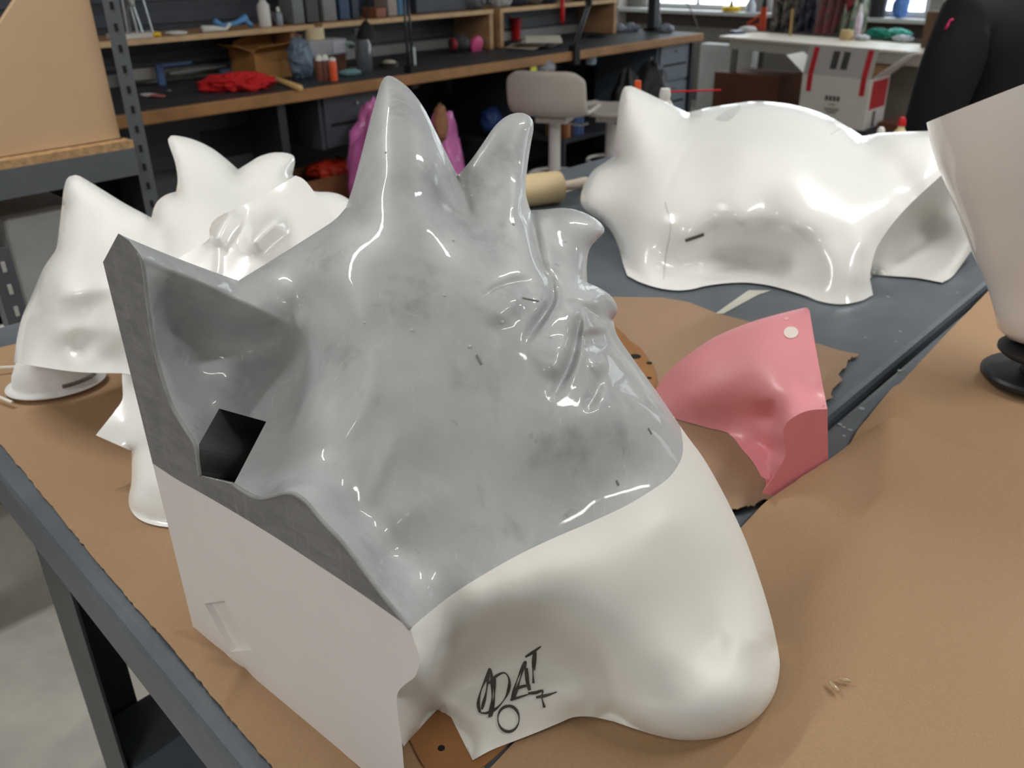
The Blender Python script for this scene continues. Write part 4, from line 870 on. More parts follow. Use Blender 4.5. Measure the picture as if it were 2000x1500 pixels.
# glue bottles
def bottle(p, r, h, body, cap, label, caph=.25, name='glue_bottle', group=None, neck=.45):
    t = thing(name, label, 'bottle', p, group)
    G().lathe([(r * .95, 0), (r, .04), (r, .8), (r * neck, 1.0)], p, p + A(0, 0, h * (1 - caph)), 18).obj('body', body, t, autos=40)
    G().lathe([(r * neck * 1.15, 0), (r * neck * 1.1, .6), (r * neck * .5, 1)], p + A(0, 0, h * (1 - caph)), p + A(0, 0, h), 14).obj('cap', cap, t, autos=40)
    return t
m_brn = mat('brown label', srgb(120, 74, 64), .5, var=.3, scale=60); m_wcap = mat('white cap', srgb(228, 226, 222), .4); m_org = mat('orange plastic', srgb(232, 96, 52), .4); m_ylw = mat('yellow plastic', srgb(240, 200, 40), .4)
bottle(B(627, 158), .018, .115, m_brn, m_wcap, 'brown labelled glue bottle with white cap nearest the cardboard box', .22, neck=.8)
bottle(B(639, 157), .018, .115, m_brn, m_wcap, 'brown labelled glue bottle with white cap beside the orange bottle', .22, neck=.8)
bottle(B(653, 158), .018, .105, m_org, m_wcap, 'small orange bottle standing beside the brown glue bottles', .15, neck=.8)
# label machine box, masking tape roll, clamp
p = B(660, 140) + VD * .10; mu_, mv_ = to_uv(p)
lp = thing('grey_case', 'pale grey box with reddish base behind the glue bottles', 'box', uv(mu_, mv_, BZ))
G().rbox(mu_ - .14, mu_ + .09, mv_ - .08, mv_ + .10, BZ + .075, BZ + .15).obj('top_case', mat('pale grey plastic', srgb(172, 174, 182), .5, var=.05), lp, bevel=.008)
G().rbox(mu_ - .12, mu_ + .08, mv_ - .07, mv_ + .09, BZ, BZ + .074).obj('base_case', mat('reddish brown box', srgb(104, 66, 48), .6), lp)
G().rbox(mu_ + .0, mu_ + .08, mv_ - .083, mv_ - .0805, BZ + .085, BZ + .14).obj('label', mat('white label', srgb(205, 208, 222), .5), lp)
p = uv(mu_ - .04, mv_ + .01, BZ + .151); tr = thing('tape_roll', 'roll of cream masking tape standing on the pale grey box', 'tape', p)
G().lathe([(.024, 0), (.048, 0), (.048, 1), (.024, 1), (.024, 0)], p, p + A(0, 0, .055), 26, caps=False).obj('roll', mat('cream tape', srgb(224, 208, 172), .6), tr, autos=40)
cl = thing('bar_clamp', 'pale metal clamp standing on end beside the pale grey box', 'clamp', B(694, 136)); m_met = mat('pale metal', srgb(176, 186, 184), .35, metal=.5)
pc = B(694, 136); G().tube([pc + A(-.03, 0, .006), pc + A(.02, 0, .006), pc + A(.03, 0, .03), pc + A(.03, 0, .10), pc + A(.0, 0, .125), pc + A(-.03, 0, .115)], .006, 8).obj('frame', m_met, cl, smooth=True)
G().tube([pc + A(-.03, 0, .11), pc + A(-.03, 0, .05)], .005, 8).obj('screw', m_met, cl); G().ball(pc + A(-.02, 0, .128), (.02, .012, .01), 12, 8).obj('grip', mat('mint plastic', srgb(170, 200, 186), .5), cl, smooth=True)
p = B(684, 148); tag(blob(p + A(0, 0, .014), (.055, .03, .016), .3, 3, 9, 20, 12, R=rotz(.4), flat=BZ + .001).obj('teal_rag', mat('teal rag', srgb(112, 150, 156), .8, var=.15, scale=40), smooth=True), 'small teal rag lying before the clamp', 'rag')
# clear jar, tin lid
p = B(720, 140) + VD * .03; j = thing('jar', 'smoky clear plastic jar standing beside the clamp', 'jar', p)
G().lathe([(.038, 0), (.042, .05), (.042, .75), (.030, .9), (.030, 1)], p, p + A(0, 0, .17), 22).obj('body', mat('smoky plastic', srgb(86, 92, 100), .2, var=.2, scale=20, coat=.5), j, autos=40)
G().cone(p + A(0, 0, .17), p + A(0, 0, .2), .033, .033, 20).obj('lid', mat('grey lid', srgb(120, 126, 134), .4), j)
p = B(760, 130); tn = thing('tin', 'low dark tin with pale contents on the bench below the lamp', 'tin', p); G().cone(p, p + A(0, 0, .02), .05, .05, 26).obj('body', mat('dark tin', srgb(60, 58, 56), .4), tn); G().lathe([(.04, 0), (.03, .6), (.005, 1)], p + A(0, 0, .02), p + A(0, 0, .034), 22).obj('contents', mat('pale wax', srgb(205, 200, 186), .6), tn, smooth=True)
# desk lamps on clamps
def desk_lamp(pts, vs, head, label, m=m_blk):
    base = B(*pts[0]); t = thing('desk_lamp', label, 'lamp', base)
    G().box(base + A(0, 0, -.02), (.05, .05, .11), RZ).obj('clamp', m, t, bevel=.004)
    q = [base + A(0, 0, .03)] + [at_v(float(x), float(y), v) for (x, y), v in zip(pts[1:], vs)]
    for i, (a, b) in enumerate(zip(q[:-1], q[1:])):
        d = (b - a) / np.linalg.norm(b - a); s_ = np.cross(d, VD); s_ /= np.linalg.norm(s_)
        G().tube([a + s_ * .014, b + s_ * .014], .007, 8).obj('arm', mat('lamp rod', srgb(60, 62, 66), .35, metal=.5), t, smooth=True); G().tube([a - s_ * .014, b - s_ * .014], .007, 8).obj('arm', mat('lamp rod', srgb(60, 62, 66)), t, smooth=True)
        G().ball(b, .022, 12, 8).obj('joint', m, t, smooth=True)
    if head:
        hp_ = at_v(float(head[0]), float(head[1]), vs[-1]); G().tube([q[-1], hp_], .005, 8).obj('neck', m, t)
        G().lathe([(.05, 0), (.042, .4), (.02, .85), (.008, 1)], hp_ - A(0, 0, .07), hp_ + A(0, 0, .01), 20).obj('shade', m, t, autos=40)
    return t
desk_lamp([(803, 142), (790, -40), (735, -60)], [.05, .12], (714, 45), 'black jointed desk lamp clamped to the bench above the grey spike')
p = B(808, 132); G().box(p + A(0, 0, .05), (.022, .02, .10), RZ).obj('clamp_block', m_met, [o for o in bpy.data.objects if o.name.startswith('desk_lamp')][0])
desk_lamp([(1122, 100), (1150, 5), (1165, -90)], [.08, .2], None, 'black jointed desk lamp clamped near the white stool')
# respirator
p = B(905, 103); rp = thing('respirator', 'dark half mask respirator with pink filter lying on the bench', 'respirator', p)
blob(p + VD * .02 + A(-.01, 0, .05), (.06, .05, .055), .15, 1.5, 3, 22, 14, flat=BZ + .001).obj('face_piece', mat('dark rubber', srgb(52, 54, 56), .6), rp, smooth=True)
c = at_v(930., 88., to_uv(p)[1]); 
for cc, rr in ((c, .052), (at_v(886., 86., to_uv(p)[1] + .03), .034)):
    dirn = A(.75, -.55, -.2) if rr > .05 else A(-.8, -.5, 0); dirn /= np.linalg.norm(dirn)
    G().lathe([(rr * .92, 0), (rr, .2), (rr, .8), (rr * .85, 1)], cc - dirn * .014, cc + dirn * .016, 26).obj('filter', mat('pink filter %.2f' % rr, srgb(214, 84, 138) if rr > .05 else srgb(150, 48, 60), .5, var=.08), rp, autos=40)
# steel rule, blue square and level leaning at the back
for (x0, y0, x1, y1, v, w, cc, nm, lb) in ((245, 148, 305, 142, .70, .05, (172, 170, 164), 'pale_block', 'pale plastered block at the back of the bench by the slotted post'),
        (330, 143, 440, 128, .70, .012, (160, 162, 162), 'steel_rule', 'long steel rule lying against the back wall'), (430, 142, 490, 130, .66, .03, (92, 110, 140), 'spirit_level', 'blue grey spirit level at the back of the bench')):
    a = at_v(float(x0), float(y0), v); b = at_v(float(x1), float(y1), v); a[2] = max(a[2], BZ + w / 2 + .001); b[2] = max(b[2], BZ + w / 2 + .001); tag(G().bar(a, b, .02, w).obj(nm, mat(lb, srgb(*cc), .4), bevel=.002), lb, 'tool')
a = at_v(314., 150., .64); a[2] = BZ + .001; sq = thing('try_square', 'blue try square standing against the back wall', 'tool', a); mb_ = mat('blue painted metal', srgb(74, 104, 146), .4)
G().bar(a, a + A(0, 0, .09), .02, .03, up=UD).obj('stock', mb_, sq); G().bar(a + A(0, 0, .085), a + UD * .16 + A(0, 0, .085), .02, .014).obj('blade', mb_, sq)
# scraps and small tools at the left of the bench
for i, (x, y, l, cc, lb) in enumerate(((292, 188, .10, (205, 200, 200), 'white sachet with red print on the bench'), (308, 190, .09, (176, 100, 98), 'red printed wrapper on the bench'), (266, 200, .03, (160, 160, 160), 'small grey nut on the bench'), (331, 180, .025, (120, 120, 118), 'small grey screw on the bench'))):
    p = B(x, y); tag(blob(p + A(0, 0, .006), (l / 2, l / 4, .006), .3, 3, 20 + i, 14, 8, R=rotz(-.5), flat=BZ + .0005).obj('scrap', mat(lb, srgb(*cc), .5), smooth=True), lb, 'scrap')
# tool caddy and things on the long shelf
q = Sx(262, 62, .56); cu2, _ = to_uv(q)
cd_ = thing('tool_caddy', 'wire tool caddy with screwdrivers on the long wall shelf', 'caddy', uv(cu2, .56, SZ + .001)); m_chr = mat('chrome', srgb(170, 172, 174), .25, metal=.8)
G().rbox(cu2 - .10, cu2 + .09, .50, .62, SZ + .001, SZ + .02).obj('tray', mat('pale tray', srgb(205, 204, 200), .5), cd_)
rs = np.random.RandomState(8)
for k in range(9):
    b = uv(cu2 - .09 + .02 * k, .53 + .06 * rs.rand(), SZ + .02); tpt = b + UD * rs.uniform(-.03, .03) + A(0, 0, .10 + .08 * rs.rand())
    hd = G().tube([b, tpt], .0055, 8).obj('tool_shaft', m_chr, cd_); G().lathe([(.008, 0), (.012, .3), (.011, .9), (.006, 1)], tpt, tpt + (tpt - b) * .6, 10).obj('tool_handle', mat('handle %d' % (k % 4), (srgb(120, 24, 34), srgb(40, 40, 44), srgb(196, 196, 194), srgb(206, 110, 30))[k % 4], .4), hd, smooth=True)
def shelf_pt(x, y, v=.58): p = Sx(x, y, v); p[2] = SZ + .001; return p
p = shelf_pt(420, 52, .53); bc = thing('blue_clamp', 'light blue spring clamp on the long wall shelf', 'clamp', p); mbl = mat('light blue plastic', srgb(92, 150, 206), .45)
G().tube([p + UD * -.0 + A(0, 0, .045), p + UD * .04 + A(0, 0, .02), p + UD * .11 + A(0, 0, .028), p + UD * .17 + A(0, 0, .05)], [.014, .011, .011, .016], 10).obj('jaw', mbl, bc, smooth=True)
G().tube([p + UD * .155 + A(0, 0, .06), p + UD * .17 + A(0, 0, .03), p + UD * .19 + A(0, 0, .012)], .012, 10).obj('handle', mbl, bc, smooth=True)
p = shelf_pt(395, 60, .50); gn = thing('white_bracket', 'white plastic bracket lying before the blue clamp', 'bracket', p); mwp = mat('white plastic', srgb(222, 222, 220), .45)
G().tube([p + A(0, 0, .015), p + UD * .06 + A(0, 0, .014), p + UD * .12 + A(0, 0, .008), p + UD * .145 + A(0, 0, .03)], [.017, .014, .008, .009], 10).obj('arm', mwp, gn, smooth=True)
p = shelf_pt(345, 66, .50); tag(blob(p + A(0, 0, .009), (.05, .03, .01), .2, 2, 31, 18, 10, flat=SZ + .0005).obj('white_pad', mwp, smooth=True), 'flat white pad near the front of the long shelf', 'pad')
p = shelf_pt(306, 68, .50); tag(blob(p + A(0, 0, .009), (.02, .015, .012), .3, 2, 33, 14, 8, flat=SZ + .0005).obj('yellow_pot', m_ylw, smooth=True), 'small yellow pot on the long wall shelf', 'pot')
p = shelf_pt(518, 47, .56); bottle(p, .03, .18, mwp, mwp, 'tall white squeeze bottle on the long wall shelf', .35, name='squeeze_bottle')
p = shelf_pt(533, 47, .57); bottle(p, .018, .10, mat('dark brown glass', srgb(44, 30, 28), .2), m_blk, 'small dark brown bottle beside the white squeeze bottle', .25, name='small_bottle')
p = shelf_pt(546, 46, .56); bottle(p, .018, .085, mat('pale blue glass', srgb(140, 150, 160), .3), mwp, 'small pale bottle right of the dark brown bottle', .25, name='small_bottle')
# bins and boards standing on the shelves
for (x0, x1, y, v, h, cc, nm, lb) in ((562, 584, 52, .60, .26, (120, 126, 128), 'clear_bin', 'grey clear bin at the right end of the long shelf'), (588, 612, 50, .60, .24, (74, 74, 78), 'dark_bin', 'dark bin standing beside the grey clear bin'), (620, 646, 43, .60, .24, (136, 136, 138), 'grey_tube_box', 'pale grey box on the middle shelf end'),
        (652, 672, 42, .62, .24, (56, 82, 112), 'blue_folder', 'dark blue folder on the middle shelf'), (676, 690, 40, .62, .22, (46, 58, 78), 'navy_folder', 'navy folder beside the dark blue folder'), (722, 742, 38, .58, .05, (150, 96, 72), 'brown_tin', 'low reddish brown tin on the middle shelf'), (746, 764, 38, .60, .24, (164, 152, 144), 'beige_tube', 'beige board standing on the middle shelf'), (766, 782, 36, .60, .22, (70, 120, 158), 'blue_board', 'blue board leaning on the middle shelf'),
        (800, 905, 30, .62, .16, (66, 70, 80), 'drawer_bin', 'wide charcoal storage bin on the middle shelf')):
    a = shelf_pt(x0, y, v); b = shelf_pt(x1, y, v); ua, ub_ = to_uv(a)[0], to_uv(b)[0]
    tag(G().rbox(ua, ub_, v - .06, v + .06, SZ + .001, SZ + h).obj(nm, mat(lb, srgb(*cc), .45, var=.12, scale=10), bevel=.006), lb, 'box')
for i, (x, y, cc, lb) in enumerate(((925, 16, (100, 104, 110), 'heap of grey wire on the middle shelf'), (978, 14, (190, 194, 200), 'small white carton above the shelf end panels'), (1010, 14, (60, 66, 84), 'dark blue packet at the left of the window shelf'), (1040, 12, (130, 120, 110), 'beige packet on the window shelf'), (1070, 10, (70, 76, 100), 'indigo packet on the window shelf'), (1130, 7, (58, 62, 80), 'dark packet on the window shelf'), (1165, 4, (90, 96, 120), 'violet grey packet at the right end of the window shelf'))):
    p = shelf_pt(x, y, .56); tag(blob(p + A(0, 0, .045), (.07, .05, .05), .35, 3, 40 + i, 20, 12, flat=SZ + .001).obj('packet', mat(lb, srgb(*cc), .5, var=.3, scale=30), smooth=True), lb, 'packet')
# papers, red cup, marker, sockets, plate
p0 = B(1052, 92); pm = thing('paper_stack', 'stack of curled cream papers at the middle of the bench', 'papers', p0)
for k in range(4):
    c = p0 + A(.02 * (k - 1.5), .012 * k, .004 + .010 * k); g = G(); n = 8; ang_ = .9 + .22 * k; R_ = rotz(ang_)
    for i in range(n + 1):
        for jx in (-1, 1):
            for dz in (0, .002): g.V.append(tuple(c + R_ @ A(-.15 + .30 * i / n, jx * .11, dz + .014 * math.sin(i / n * 5 + k) ** 2)))
    for i in range(n): b_ = i * 4; g.F += [(b_ + 1, b_ + 5, b_ + 7, b_ + 3), (b_, b_ + 2, b_ + 6, b_ + 4), (b_, b_ + 4, b_ + 5, b_ + 1), (b_ + 2, b_ + 3, b_ + 7, b_ + 6)]
    g.F += [(0, 1, 3, 2), (n * 4, n * 4 + 2, n * 4 + 3, n * 4 + 1)]
    g.obj('sheet', mat('cream paper %d' % k, srgb(*((196, 186, 168), (120, 122, 112), (206, 198, 184), (226, 220, 208))[k]), .7), pm)
p = B(1008, 77); cp2 = thing('red_cup', 'red plastic cup standing on the bench beside the papers', 'cup', p)
G().lathe([(.028, 0), (.032, .5), (.036, 1), (.033, 1), (.026, .05)], p, p + A(0, 0, .13), 22, caps=False).obj('cup_body', mat('red plastic', srgb(196, 20, 28), .4), cp2, autos=40); G().tube([p + A(-.02, 0, .08), p + A(-.045, 0, .165)], .006, 8).obj('red_rod', mat('red plastic', srgb(196, 20, 28)), cp2)
pz = Sx(1098, 48, .44); tag(G().lathe([(.004, 0), (.014, .15), (.016, .6), (.012, 1)], pz, pz + A(0, 0, .17), 14).obj('red_marker', mat('red plastic', srgb(196, 20, 28)), smooth=True), 'red tool handle hanging from the window shelf', 'tool')
for i, (x, y, lb) in enumerate(((1158, 28, 'upper white wall socket near the shelf end'), (1158, 48, 'lower white wall socket near the shelf end'))):
    p = Sx(x, y, VB - .035); u_, v_ = to_uv(p); so = thing('wall_socket', lb, 'socket', p); G().rbox(u_ - .05, u_ + .05, v_, VB - .023, p[2] - .035, p[2] + .035).obj('plate', mat('socket white', srgb(214, 220, 232), .4), so, bevel=.004); G().rbox(u_ - .02, u_ + .02, v_ - .002, v_ + .001, p[2] - .012, p[2] + .012).obj('insert', mat('socket insert', srgb(150, 154, 164), .4), so)
p = B(1165, 72); tag(G().lathe([(.055, 0), (.068, .5), (.064, 1), (.05, .6)], p, p + A(0, 0, .014), 26).obj('dark_plate', m_blk, autos=40), 'round dark plate lying on the bench near the window', 'plate')
for i, (x, y, r, lb) in enumerate(((1205, 62, .07, 'crumpled clear bag beside the dark plate'), (1232, 60, .06, 'crumpled clear bag left of the instrument stand'), (1300, 62, .05, 'crumpled clear bag at the far end of the bench'))):
    p = B(x, y); tag(blob(p + A(0, 0, .02), (r, r * .7, .03), .6, 4, 60 + i, 22, 14, flat=BZ + .001).obj('clear_bag', mat('silvery clear plastic', srgb(140, 150, 168), .15, var=.4, scale=40, coat=.5), smooth=True), lb, 'bag')
p = B(1275, 60); ms = thing('instrument_stand', 'black instrument stand with white head at the bench end', 'instrument', p)
G().rbox(*(lambda u, v: (u - .05, u + .05, v - .05, v + .05))(*to_uv(p)), BZ, BZ + .02).obj('base', m_blk, ms, bevel=.004); G().box(p + A(0, 0, .13), (.07, .06, .22), RZ).obj('column', m_char, ms, bevel=.006); G().box(p + A(0, 0, .28), (.10, .09, .08), RZ).obj('head', mwp, ms, bevel=.01)
G().tube([p - VD * .06 + A(-.02, 0, .005), p - VD * .06 + A(0, 0, .06), p - VD * .06 + A(-.01, 0, .11)], .005, 6).obj('chain', m_met, ms)
tag(G().tube([p + A(.05, 0, .28), p + A(.18, 0, .25), p + A(.26, -.05, .12), p + A(.30, -.12, .02)], .004, 6).obj('cable', mat('grey cable', srgb(110, 112, 116), .5), smooth=True), 'grey cable hanging from the instrument stand over the bench end', 'cable')
# ------------------------------------------------------------------ under the bench
m_pbag = mat('pink plastic bag', srgb(206, 112, 178), .3, var=.2, scale=10, coat=.3)
pb_ = thing('pink_bag', 'bulging pink plastic bag under the bench behind the grey spike', 'bag', uv(1.35, .12, .131))
for (x, y, v, r, s_) in ((745, 280, -.10, (.20, .14, .17), 3), (862, 283, -.10, (.14, .11, .15), 6)):
    c = at_v(float(x), float(y), v); zt_ = c[2] + r[2]; c[2] = zt_ / 2 + .004; r = (r[0], r[1], zt_ / 2); blob(c, r, .28, 1.1, s_, 30, 20, R=rotz(RZ)).obj('lobe', m_pbag, pb_, smooth=True)
c = at_v(861., 240., -.24); tag(blob(c, (.035, .035, .09), .25, 3, 12, 18, 14).obj('brown_paper_roll', mat('brown wrapping', srgb(150, 108, 78), .7, var=.15), smooth=True), 'twisted brown paper roll sticking out of the pink bag', 'paper')
c = at_v(620., 312., .18); u_, v_ = to_uv(c); cr = thing('wooden_crate', 'brown wooden crate with red tools under the bench left of the pink bag', 'crate', uv(u_, v_, .131))
m_crate = mat('crate wood', srgb(126, 84, 54), .7, var=.2, scale=8); zc = .131
for k in range(3): G().rbox(u_ - .22, u_ + .22, v_ - .15, v_ - .135, zc + .13 * k, zc + .13 * k + .11).obj('plank', m_crate, cr)
for k in range(3): G().rbox(u_ - .22, u_ + .22, v_ + .135, v_ + .15, zc + .13 * k, zc + .13 * k + .11).obj('plank', m_crate, cr)
for s_ in (-1, 1): G().rbox(u_ + s_ * .22 - .008, u_ + s_ * .22 + .008, v_ - .15, v_ + .15, zc, zc + .39).obj('end_board', m_crate, cr)
G().rbox(u_ - .21, u_ + .21, v_ - .134, v_ + .134, zc, zc + .01).obj('base', m_crate, cr)
c2_ = uv(u_ + .08, v_ - .0, zc + .36); tag(blob(c2_, (.12, .09, .05), .5, 3, 14, 22, 14).obj('red_tool_bag', mat('red orange plastic', srgb(196, 52, 34), .5, var=.2), smooth=True), 'red orange tool bag lying in the wooden crate', 'bag')
G().rbox(u_ - .27, u_ - .25, v_ - .1, v_ + .1, zc, zc + .05)
for (x, y, w, h, v, cc, nm, lb) in ((445, 290, .26, .2, .30, (70, 74, 82), 'steel_box', 'grey steel box under the bench behind the white fins'), (985, 205, .16, .14, .30, (104, 106, 116), 'grey_carton', 'grey carton under the bench left of the stool'), (330, 300, .3, .12, .40, (84, 86, 90), 'long_grey_box', 'long grey box under the bench behind the left post')):
    p = at_v(float(x), float(y), v); u_, v_ = to_uv(p); tag(G().rbox(u_ - w / 2, u_ + w / 2, v, v + .25, .131, p[2] + h / 2).obj(nm, mat(lb, srgb(*cc), .5, var=.06), bevel=.006), lb, 'box')
for i, (x, y, r, cc, lb) in enumerate(((960, 235, .07, (40, 66, 120), 'blue plastic coil under the bench'), (975, 245, .05, (176, 60, 40), 'orange coil under the bench'), (1268, 175, .15, (14, 14, 18), 'black rucksack under the right end of the bench'), (1225, 185, .12, (12, 12, 16), 'black duffel bag under the bench beside the rucksack'))):
    p = at_v(float(x), float(y), .25 if r < .1 else -.16); zt_ = p[2] + r if r > .1 else p[2]
    if r > .1: p[2] = zt_ / 2 + .01
    tag(blob(p, (r, r * .8, r * 1.05 if r < .1 else zt_ / 2), .25, 2, 70 + i, 22, 14).obj('bag' if r > .1 else 'coil', mat(lb, srgb(*cc), .5, var=.2), smooth=True), lb, 'bag' if r > .1 else 'coil')
p = at_v(967., 240., .25); u_, _ = to_uv(p); tag(G().rbox(u_ - .16, u_ + .16, .16, .42, .131, p[2] - .075).obj('charcoal_box', m_char, bevel=.006), 'charcoal box under the bench carrying the blue coil', 'box')
# notes and roll hanging under the bench
p = at_v(1042., 133., .0); tag(G().bar(p - A(0, 0, .03), p + A(0, 0, .03), .05, .003, up=VD).obj('yellow_note', mat('yellow paper', srgb(216, 214, 70), .6)), 'yellow note hanging below the bench edge above the stool', 'note')
p = at_v(1064., 132., .0); tag(blob(p, (.06, .02, .035), .6, 5, 81, 20, 12).obj('wire_tangle', mat('pale wire', srgb(150, 150, 160), .4, var=.4, scale=60), smooth=True), 'tangle of pale wire below the bench edge beside the yellow note', 'wire')
p = at_v(1154., 112., .12); tag(G().lathe([(.03, 0), (.035, .1), (.035, .9), (.03, 1)], p - A(0, 0, .04), p + A(0, 0, .04), 20).obj('paper_roll', mat('pale blue roll', srgb(176, 192, 206), .6), autos=40), 'pale blue paper roll hanging under the bench', 'roll')
# low rack with books behind the stools
p = at_v(1150., 265., .12); u_, _ = to_uv(p); rk = thing('low_rack', 'grey steel low rack under the bench behind the stools', 'rack', uv(u_, .3, .131)); zr = at_v(1150., 262., .12)[2]
G().rbox(u_ - .25, u_ + .75, .12, .5, zr - .025, zr).obj('rack_shelf', m_draw, rk)
for s_ in (-.24, .74):
    for v_ in (.13, .49): G().rbox(u_ + s_ - .01, u_ + s_ + .01, v_ - .01, v_ + .01, .131, zr - .025).obj('leg', m_draw, rk)
for i, (x, cc) in enumerate(((1106, (150, 92, 60)), (1112, (196, 150, 110)), (1118, (88, 60, 50)), (1124, (70, 96, 150)), (1131, (88, 120, 176)), (1138, (100, 128, 170)))):
    p = at_v(float(x), 250., .14); uu = to_uv(p)[0]; tag(G().rbox(uu - .012, uu + .011, .14, .30, zr + .001, zr + .16 - .01 * (i % 3)).obj('book', mat('book %d' % i, srgb(*cc), .6)), ['brown', 'tan', 'dark brown', 'blue', 'mid blue', 'pale blue'][i] + ' book standing on the low rack behind the stool', 'book', 'books on the low rack')
# ------------------------------------------------------------------ stools
m_stool = mat('warm grey stool shell', srgb(186, 178, 170), .45, var=.02); m_stp = mat('white stool metal', srgb(196, 194, 190), .35, var=.02)
def stool(base, face, seat_h, label, back_h=.23):
    t = thing('bar_stool', label, 'stool', base, 'bar stools'); R_ = rotz(face)           # local +y is the sitter's front
    prof = [(.20, -.012), (.17, .0), (.10, .002), (.0, -.004), (-.10, -.002), (-.155, .012), (-.185, .05), (-.198, .11), (-.206, .18), (-.212, back_h)]
    if back_h < .05: prof = prof[:6] + [(-.19, .03)]
    g = G(); n = 14; m = len(prof)
    for i, (y, z) in enumerate(prof):
        ends = 1 - .16 * (max(0, 1 - i / 1.2) ** 2) - .10 * (max(0, 1 - (m - 1 - i) / 1.2) ** 2)
        for k in range(n + 1):
            s_ = -1 + 2 * k / n; up = .02 * s_ ** 4 if i < 6 else 0; fw = .05 * s_ ** 2 if i >= 5 else 0
            drop = -.035 * abs(s_) ** 8 if i == m - 1 else 0
            g.V.append(tuple(np.asarray(base) + R_ @ A(s_ * .205 * ends, y + fw, seat_h + z + up + drop)))
    for i in range(m - 1):
        for k in range(n): a = i * (n + 1) + k; g.F.append((a, a + 1, a + n + 2, a + n + 1))
    o = g.obj('seat_shell', m_stool, t, smooth=True); md = o.modifiers.new('solid', 'SOLIDIFY'); md.thickness = .022; md.offset = 0; md = o.modifiers.new('ss', 'SUBSURF'); md.levels = 1; md.render_levels = 1
    b = np.asarray(base)
    G().cone(b + A(0, 0, .012), b + A(0, 0, seat_h - .04), .034, .03, 24).obj('column', m_stp, t, autos=40)
    G().lathe([(.2, 0), (.2, .3), (.12, .7), (.04, 1)], b, b + A(0, 0, .03), 40).obj('base', m_stp, t, autos=40)
    ft = G(); ft.tube([b + R_ @ A(.13 * math.cos(a), .13 * math.sin(a) , .40) for a in np.linspace(0, 2 * math.pi, 33)], .009, 8); ft.bar(b + R_ @ A(-.13, 0, .40), b + R_ @ A(.13, 0, .40), .016, .016); ft.obj('foot_ring', m_stp, t, autos=50)
    G().tube([b + R_ @ A(.02, .02, seat_h - .05), b + R_ @ A(.12, .06, seat_h - .07), b + R_ @ A(.16, .07, seat_h - .06)], .006, 8).obj('lever', mat('chrome', srgb(170, 172, 174)), t)
    G().box(b + A(0, 0, seat_h - .03), (.16, .16, .025), face).obj('seat_plate', m_stp, t)
sb = at_d(1083., 310., 4.55) * A(1, 1, 0); stool(sb, math.radians(-20), .715, 'warm white bar stool with low backrest standing before the bench', .225)
sb2 = at_d(1192., 300., 4.85) * A(1, 1, 0); stool(sb2, math.radians(-100), .66, 'backless looking white bar stool half hidden behind the dome ear', .03)
# ------------------------------------------------------------------ things around the dome on the table
m_mallet = mat('turned beech', srgb(214, 192, 150), .55, var=.06, scale=14)
p = at_z(1062., 406., TZ); ml = thing('wooden_mallet', 'pale wooden mallet lying on the table between grey spike and white dome', 'mallet', p)
hx = at_z(1110., 392., TZ) - at_z(1020., 404., TZ); hx /= np.linalg.norm(hx); r_ = .039; c = p + A(0, .03, r_ + .001)
G().lathe([(r_ * .96, 0), (r_, .05), (r_ * 1.02, .5), (r_, .95), (r_ * .96, 1)], c - hx * .085, c + hx * .045, 28).obj('mallet_head', m_mallet, ml, autos=40)
hd = A(.62, .75, .0); hd /= np.linalg.norm(hd); 
G().tube([c + hx * .0, c + hx * .02 + hd * .1 + A(0, 0, -.012), c + hx * .03 + hd * .26 + A(0, 0, -.022)], [.012, .013, .016], 12).obj('handle', mat('pale handle', srgb(222, 205, 188), .5), ml, smooth=True)
q = c + hx * .024 + hd * .15 + A(0, 0, -.015); G().tube([q, q + hd * .012], .0155, 12).obj('tape_band', mat('blue band', srgb(70, 100, 140), .5), ml)
p = at_z(1110., 372., TZ); tag(G().bar(p + A(-.04, -.04, .002), p + A(.1, .09, .002), .03, .003).obj('stir_stick', mat('pale stick', srgb(205, 205, 196), .6)), 'flat pale stirring stick beside the wooden mallet', 'stick')
# spray can with red straw, orange marker, glue bottles beyond the dome
p = at_d(1297., 214., 2.25) * A(1, 1, 0) + A(0, 0, TZ); zt = at_d(1297., 170., 2.25)[2]; scn = thing('spray_can', 'spray can with red straw standing behind the white dome', 'can', p)
G().lathe([(.03, 0), (.033, .02), (.033, .86), (.022, .95), (.016, 1)], p, p + A(0, 0, zt - TZ - .03), 24).obj('can_body', mat('cream can', srgb(214, 208, 196), .35, metal=.2), scn, autos=40)
G().lathe([(.013, 0), (.015, .5), (.012, 1)], p + A(0, 0, zt - TZ - .03), p + A(0, 0, zt - TZ), 16).obj('nozzle', m_wcap, scn, autos=40)
sz = p + A(0, 0, zt - TZ - .008); se = at_d(1408., 176., depth_of(sz) - .02); G().tube([sz + A(.012, 0, 0), se], .0022, 8).obj('straw', mat('red straw', srgb(200, 24, 40), .4), scn)
G().tube([p + A(.03, -.02, zt - TZ - .05), p + A(.04, -.03, zt - TZ - .08), p + A(.05, -.03, zt - TZ - .12)], .004, 6).obj('wire', m_met, scn)
p = at_d(1245., 180., 2.15) * A(1, 1, 0) + A(0, 0, TZ); zt = at_d(1245., 156., 2.15)[2]; mkr = thing('orange_marker', 'orange capped marker standing behind the dome ear', 'marker', p)
G().cone(p, p + A(0, 0, zt - TZ - .05), .008, .008, 14).obj('barrel', mwp, mkr); G().cone(p + A(0, 0, zt - TZ - .05), p + A(0, 0, zt - TZ), .0095, .008, 14).obj('cap', m_org, mkr)
